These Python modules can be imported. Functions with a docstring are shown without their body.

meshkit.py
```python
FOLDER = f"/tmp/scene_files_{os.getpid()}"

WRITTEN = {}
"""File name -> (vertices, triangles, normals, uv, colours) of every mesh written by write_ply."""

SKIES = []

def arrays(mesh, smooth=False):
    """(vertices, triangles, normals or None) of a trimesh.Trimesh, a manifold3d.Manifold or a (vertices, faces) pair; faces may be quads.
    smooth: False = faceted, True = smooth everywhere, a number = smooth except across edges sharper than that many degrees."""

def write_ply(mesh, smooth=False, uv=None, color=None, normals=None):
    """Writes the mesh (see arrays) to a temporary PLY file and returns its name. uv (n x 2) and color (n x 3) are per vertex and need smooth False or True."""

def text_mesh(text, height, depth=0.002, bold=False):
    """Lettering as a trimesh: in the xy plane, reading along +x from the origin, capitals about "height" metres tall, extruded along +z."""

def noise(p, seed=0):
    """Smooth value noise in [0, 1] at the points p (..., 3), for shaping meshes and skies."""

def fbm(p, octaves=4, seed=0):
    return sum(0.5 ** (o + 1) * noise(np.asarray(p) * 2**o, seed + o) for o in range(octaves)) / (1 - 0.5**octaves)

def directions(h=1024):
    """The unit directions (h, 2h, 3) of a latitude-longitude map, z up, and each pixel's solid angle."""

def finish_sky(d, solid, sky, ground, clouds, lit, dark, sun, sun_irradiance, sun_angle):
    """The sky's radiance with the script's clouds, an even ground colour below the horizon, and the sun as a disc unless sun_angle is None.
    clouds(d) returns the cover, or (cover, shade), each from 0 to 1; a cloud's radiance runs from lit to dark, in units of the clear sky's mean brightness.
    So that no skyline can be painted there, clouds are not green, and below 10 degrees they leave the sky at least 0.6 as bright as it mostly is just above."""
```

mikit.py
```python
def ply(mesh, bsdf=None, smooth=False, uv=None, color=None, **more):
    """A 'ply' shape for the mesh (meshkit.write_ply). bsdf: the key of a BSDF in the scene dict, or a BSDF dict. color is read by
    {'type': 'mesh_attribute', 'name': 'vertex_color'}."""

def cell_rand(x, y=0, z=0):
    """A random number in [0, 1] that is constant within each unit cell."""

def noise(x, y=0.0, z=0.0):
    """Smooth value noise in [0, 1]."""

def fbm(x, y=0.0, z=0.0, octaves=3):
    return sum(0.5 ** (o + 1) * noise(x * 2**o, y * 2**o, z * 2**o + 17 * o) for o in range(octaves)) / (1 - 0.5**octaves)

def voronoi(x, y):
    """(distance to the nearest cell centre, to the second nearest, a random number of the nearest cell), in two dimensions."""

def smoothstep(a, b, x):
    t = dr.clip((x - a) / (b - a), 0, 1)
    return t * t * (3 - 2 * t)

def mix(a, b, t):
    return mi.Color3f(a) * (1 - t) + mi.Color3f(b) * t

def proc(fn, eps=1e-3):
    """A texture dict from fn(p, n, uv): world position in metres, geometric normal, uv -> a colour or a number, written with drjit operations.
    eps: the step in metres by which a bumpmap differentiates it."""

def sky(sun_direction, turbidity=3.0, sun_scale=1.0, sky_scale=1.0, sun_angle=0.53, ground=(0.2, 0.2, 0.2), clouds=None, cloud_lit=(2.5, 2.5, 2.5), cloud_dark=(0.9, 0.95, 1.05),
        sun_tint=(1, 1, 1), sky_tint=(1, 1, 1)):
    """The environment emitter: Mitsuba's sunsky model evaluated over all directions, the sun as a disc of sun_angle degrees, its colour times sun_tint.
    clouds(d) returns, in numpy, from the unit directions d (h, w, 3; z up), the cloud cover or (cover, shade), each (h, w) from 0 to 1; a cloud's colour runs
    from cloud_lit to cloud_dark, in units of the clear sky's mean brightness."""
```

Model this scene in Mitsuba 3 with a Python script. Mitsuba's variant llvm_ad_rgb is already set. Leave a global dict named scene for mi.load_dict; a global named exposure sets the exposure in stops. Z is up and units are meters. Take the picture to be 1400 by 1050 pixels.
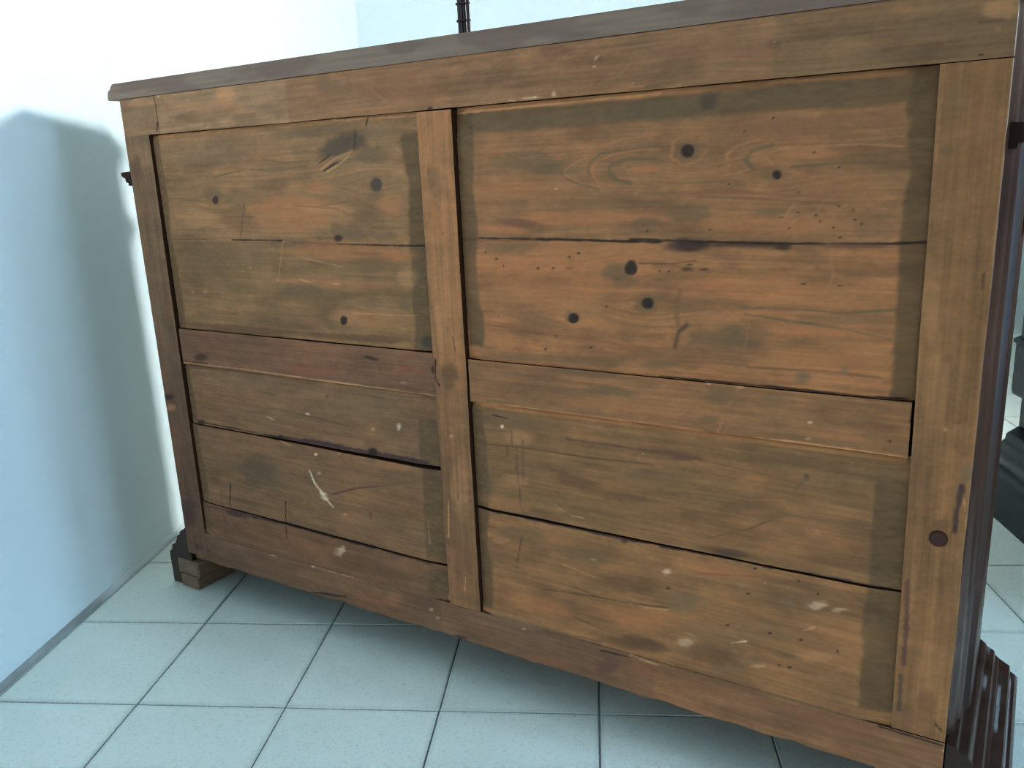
import math, random
import numpy as np, trimesh
from shapely.geometry import Polygon, box as sbox
import mitsuba as mi, drjit as dr
import mikit, meshkit
from mikit import noise, fbm, smoothstep, mix

T = mi.ScalarTransform4f
scene, labels = {}, {}

# ---------------------------------------------------------------- camera, light, exposure
CAM = np.array([0.81814, -1.21552, 0.88801])
FWD = np.array([-0.10220, 0.96227, -0.25217])
UP = np.array([0.01853, 0.25530, 0.96669])
scene['camera'] = {'type': 'perspective', 'fov': 2 * math.degrees(math.atan(700 / 1147.37)), 'fov_axis': 'x', 'near_clip': 0.02, 'far_clip': 50.0,
                   'to_world': T().look_at(origin=CAM.tolist(), target=(CAM + FWD).tolist(), up=UP.tolist())}
exposure = -0.75
XL, XR, YF, YB, ZC = -0.2818, 2.9, 2.95, -3.4, 2.75            # the room: left, right, far, near walls and ceiling
WIN_HIGH = (0.56, 0.94, 1.50, 1.90)                            # y0, y1, z0, z1 of the high window in the right wall
WIN_DOOR = (-1.14, -0.74, 0.04, 2.45)                          # the glazed door in the right wall
WIN_FILL = (0.4, 1.9, 1.0, 2.2)                                # unseen window added in the near wall to light the cabinet back
L_HIGH = (490.0, 550.0, 560.0)
L_DOOR = (22.5, 39.5, 57.0)
L_FILL = (1.2, 1.35, 1.35)


def rgb(r, g, b): return {'type': 'rgb', 'value': [r, g, b]}


def lin(c):
    c = np.asarray(c, float) / 255
    return np.where(c <= 0.04045, c / 12.92, ((c + 0.055) / 1.055) ** 2.4)


def add(key, mesh, bsdf, smooth=False, label=None, cat=None, kind=None, group=None, **more):
    """One mesh of the scene; its label entry holds what is given."""
    scene[key] = mikit.ply(mesh, bsdf, smooth=smooth, **more)
    tag(key, label, cat, kind, group)
    return key


def tag(key, label=None, cat=None, kind=None, group=None):
    d = {k: v for k, v in (('label', label), ('category', cat), ('kind', kind), ('group', group)) if v}
    if d: labels[key] = d


USED = {}


def part(parent, name, mesh, bsdf, **kw):
    k = parent + '__' + name
    n = USED.get(k, 0); USED[k] = n + 1
    return add(k + (f'_{n:03d}' if n else ''), mesh, bsdf, **kw)


def bx(x0, x1, y0, y1, z0, z1, c=0.0):
    """A box, its twelve edges chamfered by c."""
    if c <= 0:
        m = trimesh.creation.box([x1 - x0, y1 - y0, z1 - z0])
        m.apply_translation([(x0 + x1) / 2, (y0 + y1) / 2, (z0 + z1) / 2]); return m
    p = []
    for sx in (0, 1):
        for sy in (0, 1):
            for sz in (0, 1):
                X, Y, Z = (x0, x1)[sx], (y0, y1)[sy], (z0, z1)[sz]
                dx, dy, dz = c * (1 - 2 * sx), c * (1 - 2 * sy), c * (1 - 2 * sz)
                p += [(X + dx, Y + dy, Z), (X + dx, Y, Z + dz), (X, Y + dy, Z + dz)]
    return trimesh.convex.convex_hull(np.array(p))


def cat(*m): return trimesh.util.concatenate([x for x in m])


# ---------------------------------------------------------------- materials
def wrap(b): return {'type': 'twosided', 'b': b}


def plain(key, color, rough=0.6, **kw):
    scene[key] = wrap({'type': 'principled', 'base_color': rgb(*color), 'roughness': rough, **kw})


def plaster(p, n, uv):
    a = fbm(p.x * 2.1 + p.y * 1.3, p.y * 1.1 + 3, p.z * 2.3, 3)
    return mix((0.755, 0.805, 0.805), (0.79, 0.845, 0.845), a)


def plaster_bump(p, n, uv):
    return fbm(p.x * 60, p.y * 60, p.z * 60, 3)


scene['mat_plaster'] = wrap({'type': 'bumpmap', 'arbitrary': mikit.proc(plaster_bump), 'scale': 0.0006,
                             'bsdf': {'type': 'principled', 'base_color': mikit.proc(plaster), 'roughness': 0.8, 'specular': 0.2}})


def tile_col(p, n, uv):
    cx, cy = dr.floor(p.x / 0.27), dr.floor(p.y / 0.27)
    r = mikit.cell_rand(cx, cy, 5)
    cloud = fbm(p.x * 9 + r * 20, p.y * 9, 1.0, 3)
    speck = noise(p.x * 330, p.y * 330, 2.0)
    c = mix((0.77, 0.80, 0.71), (0.86, 0.875, 0.785), dr.clip(cloud * 0.8 + r * 0.25, 0, 1))
    c = c * (1 - 0.10 * smoothstep(0.62, 0.9, speck))
    fx, fy = p.x / 0.27 - cx, p.y / 0.27 - cy
    e = dr.minimum(dr.minimum(fx, 1 - fx), dr.minimum(fy, 1 - fy)) * 0.27
    dirt = smoothstep(0.012, 0.001, e) * (0.25 + 0.5 * fbm(p.x * 40, p.y * 40, 4.0, 2))
    return mix(c, c * mi.Color3f(0.72, 0.72, 0.70), dirt)


plain('mat_ceiling', (0.42, 0.45, 0.45), 0.8)
plain('mat_bounce_cut', (0.10, 0.105, 0.10), 0.8)  # unseen right and near walls made dark to cut bounce light


scene['mat_tile'] = wrap({'type': 'principled', 'base_color': mikit.proc(tile_col), 'roughness': 0.42, 'specular': 0.4})


def grout_col(p, n, uv):
    a = fbm(p.x * 50, p.y * 50, 3.0, 3)
    return mix((0.10, 0.11, 0.11), (0.21, 0.22, 0.21), a)


scene['mat_grout'] = wrap({'type': 'principled', 'base_color': mikit.proc(grout_col), 'roughness': 0.9})


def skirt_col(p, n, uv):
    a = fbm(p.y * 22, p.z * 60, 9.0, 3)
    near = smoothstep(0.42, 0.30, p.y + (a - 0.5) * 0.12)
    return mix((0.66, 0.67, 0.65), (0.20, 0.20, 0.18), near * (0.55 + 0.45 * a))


scene['mat_skirt'] = wrap({'type': 'principled', 'base_color': mikit.proc(skirt_col), 'roughness': 0.8})
# wood whose colour is worked out per vertex in the cabinet's own coordinates
def grain_bump_h(p, n, uv):
    s = p.x * 0.897 - p.y * 0.442
    return 0.6 * fbm(s * 9, p.z * 420, 1.0, 2) + 0.4 * noise(s * 160, p.z * 300, 3.0)


def grain_bump_v(p, n, uv):
    s = p.x * 0.897 - p.y * 0.442
    return 0.6 * fbm(s * 420, p.z * 9, 1.0, 2) + 0.4 * noise(s * 300, p.z * 160, 3.0)


for k, f in (('mat_raw_wood', grain_bump_h), ('mat_raw_wood_upright', grain_bump_v)):
    scene[k] = wrap({'type': 'bumpmap', 'arbitrary': mikit.proc(f), 'scale': 0.0005,
                     'bsdf': {'type': 'principled', 'base_color': {'type': 'mesh_attribute', 'name': 'vertex_color'}, 'roughness': 0.68, 'specular': 0.25}})


def varnish_col(p, n, uv):
    s = p.x * 0.897 - p.y * 0.442
    a = fbm(s * 30, p.y * 30, p.z * 6, 3)
    w = smoothstep(0.66, 0.8, fbm(s * 14, p.y * 14, p.z * 14, 3))
    return mix(mix((0.016, 0.007, 0.005), (0.070, 0.030, 0.018), a), (0.12, 0.085, 0.075), w * 0.3)


scene['mat_varnish'] = wrap({'type': 'principled', 'base_color': mikit.proc(varnish_col), 'roughness': 0.28, 'specular': 0.08, 'clearcoat': 0.0, 'clearcoat_gloss': 0.85})


def worn_col(p, n, uv):
    s = p.x * 0.44177 + p.y * 0.89713
    k = smoothstep(0.0011, 0.0004, dr.abs(p.z - 0.0797)) + smoothstep(0.0010, 0.0004, dr.abs(p.z - 0.0975)) * 0.8 + smoothstep(0.0010, 0.0004, dr.abs(p.z - 0.1222)) * 0.6
    k = k * smoothstep(0.50, 0.60, fbm(s * 7 + dr.floor(p.z * 52) * 3.7, 2.0, 1.0, 3)) * (0.55 + 0.6 * noise(s * 90, p.z * 900, 1.0))
    k = k * smoothstep(0.6, 0.3, dr.abs(n.x * 0.44177 + n.y * 0.89713))       # not on the sawn ends
    return mix(varnish_col(p, n, uv), (0.34, 0.31, 0.30), dr.clip(k, 0, 1))


scene['mat_varnish_worn'] = wrap({'type': 'principled', 'base_color': mikit.proc(worn_col), 'roughness': 0.25, 'specular': 0.25})


def dark_col(p, n, uv):
    a = fbm(p.x * 12, p.y * 12, p.z * 40, 3)
    return mix((0.006, 0.008, 0.010), (0.018, 0.019, 0.021), a)


scene['mat_dark_wood'] = wrap({'type': 'principled', 'base_color': mikit.proc(dark_col), 'roughness': 0.35, 'specular': 0.12})


def block_col(p, n, uv):
    a = fbm(p.x * 160, p.y * 25, p.z * 160, 3)
    return mix((0.15, 0.08, 0.046), (0.29, 0.175, 0.11), a)


scene['mat_block'] = wrap({'type': 'principled', 'base_color': mikit.proc(block_col), 'roughness': 0.8})


def top_col(p, n, uv):
    s = p.x * 0.897 - p.y * 0.442
    a = fbm(s * 8, p.y * 8, p.z * 220, 3)
    b = fbm(s * 9 + 3, p.y * 9, p.z * 30, 3)
    return mix(mix((0.25, 0.155, 0.110), (0.38, 0.245, 0.18), a), (0.22, 0.12, 0.096), smoothstep(0.45, 0.65, b) * 0.6)


scene['mat_worktop'] = wrap({'type': 'principled', 'base_color': mikit.proc(top_col), 'roughness': 0.75, 'specular': 0.1})
plain('mat_dark_body', (0.018, 0.026, 0.032), 0.4, specular=0.2)
plain('mat_cavity', (0.022, 0.017, 0.014), 0.95)
plain('mat_frame', (0.72, 0.72, 0.70), 0.4)
plain('mat_cane', (0.045, 0.024, 0.022), 0.35, specular=0.3)
plain('mat_peg', (0.075, 0.030, 0.022), 0.7, specular=0.15)
scene['mat_pane'] = {'type': 'diffuse', 'reflectance': rgb(0.3, 0.3, 0.3)}

# ---------------------------------------------------------------- the room
def wall_with_holes(u0, u1, z0, z1, holes, thick):
    """A wall in its own (u, z) plane with openings, thickness along +depth."""
    poly = sbox(u0, z0, u1, z1)
    for h in holes: poly = poly.difference(sbox(*h))
    return trimesh.creation.extrude_polygon(poly, thick, engine='earcut')


W = 0.16
m = bx(XL - W, XL, YB, YF + W, 0.0, ZC); add('wall_left', m, 'mat_plaster', kind='structure', label='white plastered wall left of the wooden cabinet')
m = bx(XL, XR, YF, YF + W, 0.0, ZC); add('wall_far', m, 'mat_plaster', kind='structure', label='white wall seen over the cabinet top')
m = wall_with_holes(YB, YF + W, 0.0, ZC, [(WIN_HIGH[0], WIN_HIGH[2], WIN_HIGH[1], WIN_HIGH[3]), (WIN_DOOR[0], WIN_DOOR[2], WIN_DOOR[1], WIN_DOOR[3])], W)
m.apply_transform(np.array([[0, 0, 1, XR], [1, 0, 0, 0], [0, 1, 0, 0], [0, 0, 0, 1.0]])); add('wall_right', m, 'mat_bounce_cut', kind='structure')
m = wall_with_holes(XL - W, XR + W, 0.0, ZC, [(WIN_FILL[0], WIN_FILL[2], WIN_FILL[1], WIN_FILL[3])], W)
m.apply_transform(np.array([[1, 0, 0, 0], [0, 0, -1, YB], [0, 1, 0, 0], [0, 0, 0, 1.0]])); add('wall_near', m, 'mat_bounce_cut', kind='structure')
add('ceiling', bx(XL - W, XR + W, YB - W, YF + W, ZC, ZC + 0.1), 'mat_ceiling', kind='structure')


def window(n, lo, hi, axis, light, bars, key='window'):
    """Frame in the opening and a bright pane behind it. axis 'x': in the right wall, 'y': in the near wall."""
    a0, a1, z0, z1 = lo[0], hi[0], lo[1], hi[1]
    t = min(0.05, 0.09 * (a1 - a0))

    def b(p0, p1, q0, q1, d0, d1):
        return bx(XR + d0, XR + d1, p0, p1, q0, q1, 0.004) if axis == 'x' else bx(p0, p1, YB - d1, YB - d0, q0, q1, 0.004)
    fr = [b(a0, a0 + t, z0, z1, 0.03, 0.09), b(a1 - t, a1, z0, z1, 0.03, 0.09), b(a0, a1, z0, z0 + t, 0.03, 0.09), b(a0, a1, z1 - t, z1, 0.03, 0.09)]
    for s in range(1, bars): fr.append(b(a0 + (a1 - a0) * s / bars - 0.02, a0 + (a1 - a0) * s / bars + 0.02, z0, z1, 0.035, 0.085))
    k = f'{key}_{n}'
    part(k, 'frame', cat(*fr), 'mat_frame')
    if axis == 'x': v = [[XR + 0.1, a0, z0], [XR + 0.1, a0, z1], [XR + 0.1, a1, z1], [XR + 0.1, a1, z0]]
    else: v = [[a0, YB - 0.1, z0], [a0, YB - 0.1, z1], [a1, YB - 0.1, z1], [a1, YB - 0.1, z0]]
    mm = trimesh.Trimesh(v, [[0, 1, 2], [0, 2, 3]], process=False)
    inward = np.array([-1, 0, 0]) if axis == 'x' else np.array([0, 1, 0])
    if mm.face_normals[0] @ inward < 0: mm.invert()
    scene[k + '__pane'] = {**mikit.ply(mm, 'mat_pane'), 'emitter': {'type': 'area', 'radiance': rgb(*light)}}
    tag(k, kind='structure')


window(1, (WIN_HIGH[0], WIN_HIGH[2]), (WIN_HIGH[1], WIN_HIGH[3]), 'x', L_HIGH, 1)
window(2, (WIN_FILL[0], WIN_FILL[2]), (WIN_FILL[1], WIN_FILL[3]), 'y', L_FILL, 2)  # added fill light for the raw wood, shaped as a window
window(1, (WIN_DOOR[0], WIN_DOOR[2]), (WIN_DOOR[1], WIN_DOOR[3]), 'x', L_DOOR, 2, 'door')

# floor: grout bed, then every tile near the cabinet a piece of its own, the rest one field
P, J = 0.27, 0.0032
add('floor', bx(XL - W, XR + W, YB - W, YF + W, -0.08, -0.0022), 'mat_grout', kind='structure', label='pale greenish ceramic tile floor with dark grey joints')


def tile_mesh(i, j, dz=0.0):
    rnd = random.Random(i * 131 + j * 17)
    q = [rnd.uniform(-0.0005, 0.0005) for _ in range(4)]
    x0, x1, y0, y1 = i * P + J / 2 + q[0], (i + 1) * P - J / 2 + q[1], j * P + J / 2 + q[2], (j + 1) * P - J / 2 + q[3]
    x0, x1, y1 = max(x0, XL), min(x1, XR), min(y1, YF)
    c = 0.0012
    v = [[x0, y0, -0.006], [x1, y0, -0.006], [x1, y1, -0.006], [x0, y1, -0.006], [x0, y0, -c], [x1, y0, -c], [x1, y1, -c], [x0, y1, -c],
         [x0 + c, y0 + c, dz], [x1 - c, y0 + c, dz], [x1 - c, y1 - c, dz], [x0 + c, y1 - c, dz]]
    f = [[8, 9, 10], [8, 10, 11]]
    for a in (0, 4):
        for k in range(4):
            k2 = (k + 1) % 4
            f += [[a + k, a + k2, a + 4 + k2], [a + k, a + 4 + k2, a + 4 + k]]
    return trimesh.Trimesh(v, f, process=False)


rest = []
for j in range(-13, 11):
    for i in range(-2, 11):
        if i * P + P - J < XL + 0.004: continue
        if -2 <= i <= 10 and -3 <= j <= 9: part('floor', 'tile', tile_mesh(i, j), 'mat_tile')
        else: rest.append(tile_mesh(i, j))
part('floor', 'tile_field', cat(*rest), 'mat_tile', kind='stuff', label='remaining floor tiles farther off')
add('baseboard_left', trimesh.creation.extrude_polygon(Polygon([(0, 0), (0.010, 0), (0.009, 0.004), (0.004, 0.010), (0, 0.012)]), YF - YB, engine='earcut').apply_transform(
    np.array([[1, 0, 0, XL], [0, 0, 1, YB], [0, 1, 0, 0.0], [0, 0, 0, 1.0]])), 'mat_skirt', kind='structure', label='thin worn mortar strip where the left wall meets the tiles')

# ---------------------------------------------------------------- the cabinet, in its own coordinates: u along its back, d into the room beyond, v up
E_ = np.array([0.89713, -0.44177, 0.0]); N_ = np.array([0.44177, 0.89713, 0.0]); O_ = np.array([-0.09117, 0.41034, 0.0])
L, DS, CANT = 1.4945, 0.30, 0.08
CAB = np.eye(4); CAB[:3, 0], CAB[:3, 1], CAB[:3, 2], CAB[:3, 3] = E_, N_, [0, 0, 1], O_


def loc(m):
    m = m.copy(); m.apply_transform(CAB); return m


# colour of the raw wood: boards, then stains, knots, cracks, paint marks and seam shade painted dark, then grain
MARKS_H = [
 ('E',(0.2309,0.929),[8.24,-1.68,-1.59,-36.85],(98,90,76),0.5,0.6),
 ('E',(0.3334,0.9435),[5.95,-1.05,-3.01,-60.44],(98,90,76),0.35,0.6),
 ('E',(0.4344,0.8226),[7.4,-1.89,-1.5,-25.93],(142,104,74),0.55,0.6),
 ('E',(0.2798,0.8512),[9.26,-1.75,-1.19,-67.34],(88,79,63),0.35,0.6),
 ('E',(0.1802,0.817),[16.99,-3.55,-0.28,-54.89],(160,132,100),0.25,0.6),
 ('E',(0.555,0.9303),[14.62,6.24,12.93,-55.46],(60,58,54),0.75,0.6),
 ('E',(0.4933,0.9555),[9.97,-0.18,0.36,-90.92],(88,79,63),0.6,0.6),
 ('E',(0.621,0.9122),[23.47,-2.68,-2.84,-66.79],(82,77,62),0.6,0.6),
 ('E',(0.6335,0.9476),[27.38,-2.86,-5.0,-86.43],(98,90,76),0.5,0.6),
 ('E',(0.4901,0.8659),[19.73,-4.77,-8.02,-107.95],(142,104,74),0.5,0.6),
 ('E',(0.6498,0.8339),[27.21,-2.81,-0.78,-57.39],(142,104,74),0.45,0.6),
 ('E',(0.5168,0.8288),[12.48,-2.61,-5.35,-108.77],(160,132,100),0.3,0.6),
 ('E',(0.5676,0.7875),[29.6,-10.74,-8.99,-70.81],(88,79,63),0.6,0.6),
 ('E',(0.6361,0.7856),[31.67,-3.56,0.71,-112.44],(88,79,63),0.5,0.6),
 ('S',[(0.5069,0.8948),(0.5403,0.9113),(0.5779,0.9206)],0.002,(160,132,100),0.5),
 ('S',[(0.5188,0.8899),(0.5514,0.9021),(0.5711,0.9144)],0.0016,(150,138,112),0.5),
 ('S',[(0.4983,0.9018),(0.5286,0.9162)],0.0022,(36,29,27),0.5),
 ('S',[(0.5128,0.8923),(0.5457,0.9056)],0.0015,(36,29,27),0.6),
 ('E',(0.6219,0.8562),[49.37,-5.28,-1.88,-76.13],(88,79,63),0.4,0.6),
 ('E',(0.5311,0.7816),[93.58,-12.96,1.44,-154.05],(36,29,27),0.9,0.6),
 ('E',(0.5283,0.7966),[53.19,-7.12,-0.0,-78.74],(88,79,63),0.6,0.6),
 ('E',(0.2283,0.8597),[32.64,-6.48,-1.51,-65.92],(88,79,63),0.5,0.6),
 ('S',[(0.3112,0.8409),(0.3013,0.8113),(0.2903,0.7775)],0.0015,(78,60,58),0.85),
 ('S',[(0.6162,0.9716),(0.6132,0.9582)],0.0027,(36,29,27),0.75),
 ('S',[(0.5911,0.9563),(0.5841,0.9225)],0.0017,(36,29,27),0.4),
 ('S',[(0.0973,0.7769),(0.196,0.7781)],0.0014,(78,60,58),0.5),
 ('S',[(0.2658,0.7773),(0.3964,0.7766)],0.0018,(36,29,27),0.85),
 ('S',[(0.5251,0.7722),(0.6634,0.7708),(0.7166,0.7709)],0.0014,(36,29,27),0.8),
 ('S',[(0.4268,0.7737),(0.5252,0.7729)],0.001,(78,60,58),0.5),
 ('S',[(0.1355,0.8537),(0.2103,0.8474)],0.0013,(88,79,63),0.5),
 ('S',[(0.2425,0.8917),(0.3258,0.9011),(0.3952,0.8963),(0.4792,0.9025)],0.0025,(88,79,63),0.6),
 ('S',[(0.3708,0.916),(0.4143,0.9096),(0.4802,0.9093)],0.0021,(88,79,63),0.5),
 ('S',[(0.2586,0.8191),(0.3326,0.8186)],0.0016,(78,60,58),0.35),
 ('S',[(0.5019,0.8359),(0.5805,0.8438),(0.6343,0.8232)],0.0012,(92,72,54),0.4),
 ('S',[(0.4365,0.8368),(0.5328,0.8309),(0.6086,0.8034)],0.0012,(92,72,54),0.4),
 ('E',(0.2448,0.978),[190.02,-39.59,-23.75,-411.72],(186,192,178),0.8,0.6),
 ('E',(0.1743,0.7314),[10.52,-2.19,0.48,-21.74],(88,79,63),0.55,0.6),
 ('E',(0.2994,0.7487),[10.81,-1.94,0.68,-39.18],(98,90,76),0.3,0.6),
 ('E',(0.5353,0.7594),[7.09,-1.73,-2.47,-49.15],(142,104,74),0.55,0.6),
 ('E',(0.6551,0.7548),[22.51,-2.39,1.13,-62.62],(142,104,74),0.6,0.6),
 ('E',(0.6718,0.7168),[41.28,-4.02,1.46,-44.39],(160,132,100),0.4,0.6),
 ('E',(0.5989,0.7408),[12.0,-1.27,1.64,-75.93],(88,79,63),0.5,0.6),
 ('E',(0.5054,0.7047),[6.05,-1.4,-1.27,-72.17],(136,106,78),0.5,0.6),
 ('E',(0.4318,0.6881),[14.01,-3.72,-1.76,-69.46],(82,77,62),0.6,0.6),
 ('E',(0.5883,0.6471),[9.52,-1.72,1.0,-58.32],(136,106,78),0.45,0.6),
 ('E',(0.3742,0.6386),[6.88,-1.08,2.53,-45.24],(88,79,63),0.3,0.6),
 ('E',(0.2632,0.6094),[4.67,-1.48,0.33,-117.75],(74,60,48),0.6,0.6),
 ('E',(0.5621,0.6129),[6.75,-1.4,2.02,-130.29],(74,60,48),0.6,0.6),
 ('E',(0.6683,0.6812),[40.83,-3.98,2.74,-61.24],(88,79,63),0.5,0.6),
 ('E',(0.5264,0.6471),[24.63,-3.19,2.94,-52.19],(160,132,100),0.3,0.6),
 ('E',(0.703,0.6151),[62.14,-5.5,6.6,-89.08],(60,58,54),0.8,0.6),
 ('S',[(0.3986,0.7748),(0.3746,0.7038)],0.0021,(160,132,100),0.35),
 ('S',[(0.4301,0.7091),(0.4489,0.7055)],0.0021,(160,132,100),0.7),
 ('S',[(0.5008,0.7052),(0.5236,0.7033)],0.0021,(160,132,100),0.7),
 ('S',[(0.2921,0.6788),(0.3195,0.6836),(0.433,0.6959)],0.0022,(88,79,63),0.5),
 ('S',[(0.4407,0.7477),(0.5321,0.7343)],0.0018,(160,132,100),0.35),
 ('S',[(0.5492,0.6552),(0.6534,0.6558),(0.6866,0.6586)],0.0014,(160,132,100),0.35),
 ('S',[(0.0922,0.5986),(0.3163,0.6034),(0.5005,0.598)],0.0029,(74,60,48),0.55),
 ('S',[(0.3733,0.633),(0.4528,0.6322)],0.0022,(112,76,60),0.4),
 ('E',(0.1719,0.6778),[96.02,-20.58,5.49,-144.03],(136,106,78),0.5,0.6),
 ('E',(0.1329,0.6743),[140.16,-30.58,7.65,-183.49],(136,106,78),0.5,0.6),
 ('E',(0.306,0.7263),[271.74,-54.35,10.87,-402.17],(186,192,178),0.7,0.6),
 ('E',(0.286,0.7192),[304.57,-50.76,16.92,-558.38],(186,192,178),0.5,0.6),
 ('E',(0.3816,0.7218),[287.03,-45.92,11.48,-401.84],(186,192,178),0.6,0.6),
 ('E',(0.6576,0.6345),[347.49,-38.61,25.74,-373.23],(186,192,178),0.6,0.6),
 ('S',[(0.0962,0.5887),(0.3341,0.5839)],0.0058,(78,60,58),0.25),
 ('E',(0.5806,0.5795),[44.94,-20.83,-29.6,-230.19],(36,29,27),0.6,0.6),
 ('E',(0.1354,0.5449),[41.87,-8.74,9.2,-111.81],(36,29,27),0.5,0.6),
 ('E',(0.4402,0.5441),[13.1,-3.09,3.58,-95.19],(112,76,60),0.55,0.6),
 ('E',(0.6654,0.5645),[20.25,-1.9,9.49,-105.06],(112,76,60),0.45,0.6),
 ('S',[(0.0792,0.529),(0.2338,0.5303),(0.4249,0.5287),(0.7172,0.5264)],0.0026,(160,132,100),0.55),
 ('S',[(0.4295,0.5262),(0.5397,0.5261),(0.717,0.525)],0.0019,(150,138,112),0.6),
 ('S',[(0.0775,0.5319),(0.1507,0.532)],0.0025,(36,29,27),0.5),
 ('E',(0.6522,0.5429),[90.97,-8.88,24.41,-246.28],(186,192,178),0.25,0.6),
 ('S',[(0.7187,0.5928),(0.7205,0.5664),(0.7223,0.5398)],0.0024,(36,29,27),0.8),
 ('E',(0.7168,0.571),[124.38,-9.33,12.44,-125.93],(36,29,27),0.8,0.6),
 ('E',(0.2748,0.5096),[5.86,-2.02,0.41,-41.12],(98,90,76),0.35,0.6),
 ('E',(0.5593,0.4979),[9.89,-1.13,3.4,-30.51],(98,90,76),0.3,0.6),
 ('E',(0.2214,0.4641),[12.91,-4.83,0.55,-47.6],(108,82,66),0.4,0.6),
 ('E',(0.6129,0.4539),[25.46,-2.55,6.02,-46.06],(88,79,63),0.6,0.6),
 ('E',(0.4346,0.4573),[10.43,-4.25,-2.59,-62.64],(88,79,63),0.35,0.6),
 ('S',[(0.0957,0.4033),(0.21,0.4032),(0.3327,0.4012)],0.003,(36,29,27),0.8),
 ('S',[(0.3327,0.4012),(0.4572,0.4048),(0.5622,0.4029),(0.6839,0.4037)],0.0094,(54,44,47),0.95),
 ('E',(0.5646,0.404),[63.88,-6.81,12.04,-83.25],(36,29,27),0.9,0.6),
 ('E',(0.3327,0.4012),[103.32,-16.31,25.38,-179.45],(36,29,27),0.8,0.6),
 ('E',(0.1007,0.4031),[74.0,-15.93,16.86,-130.21],(36,29,27),0.7,0.6),
 ('E',(0.4121,0.4584),[77.32,-25.77,3.03,-197.09],(186,192,178),0.7,0.6),
 ('S',[(0.301,0.4391),(0.3222,0.4357)],0.0024,(150,138,112),0.6),
 ('E',(0.6289,0.4596),[142.65,-14.27,16.05,-126.6],(186,192,178),0.7,0.6),
 ('E',(0.5697,0.449),[220.59,-24.51,29.41,-225.49],(150,138,112),0.6,0.6),
 ('E',(0.4672,0.4969),[168.9,-22.31,19.12,-191.2],(88,79,63),0.8,0.6),
 ('S',[(0.4854,0.5062),(0.5608,0.5106),(0.6315,0.5067)],0.0026,(92,72,54),0.5),
 ('S',[(0.3207,0.4593),(0.4341,0.4535),(0.5114,0.4481)],0.0036,(74,60,48),0.4),
 ('E',(0.2525,0.3196),[16.28,-2.87,4.19,-26.25],(60,58,54),0.5,0.6),
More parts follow.
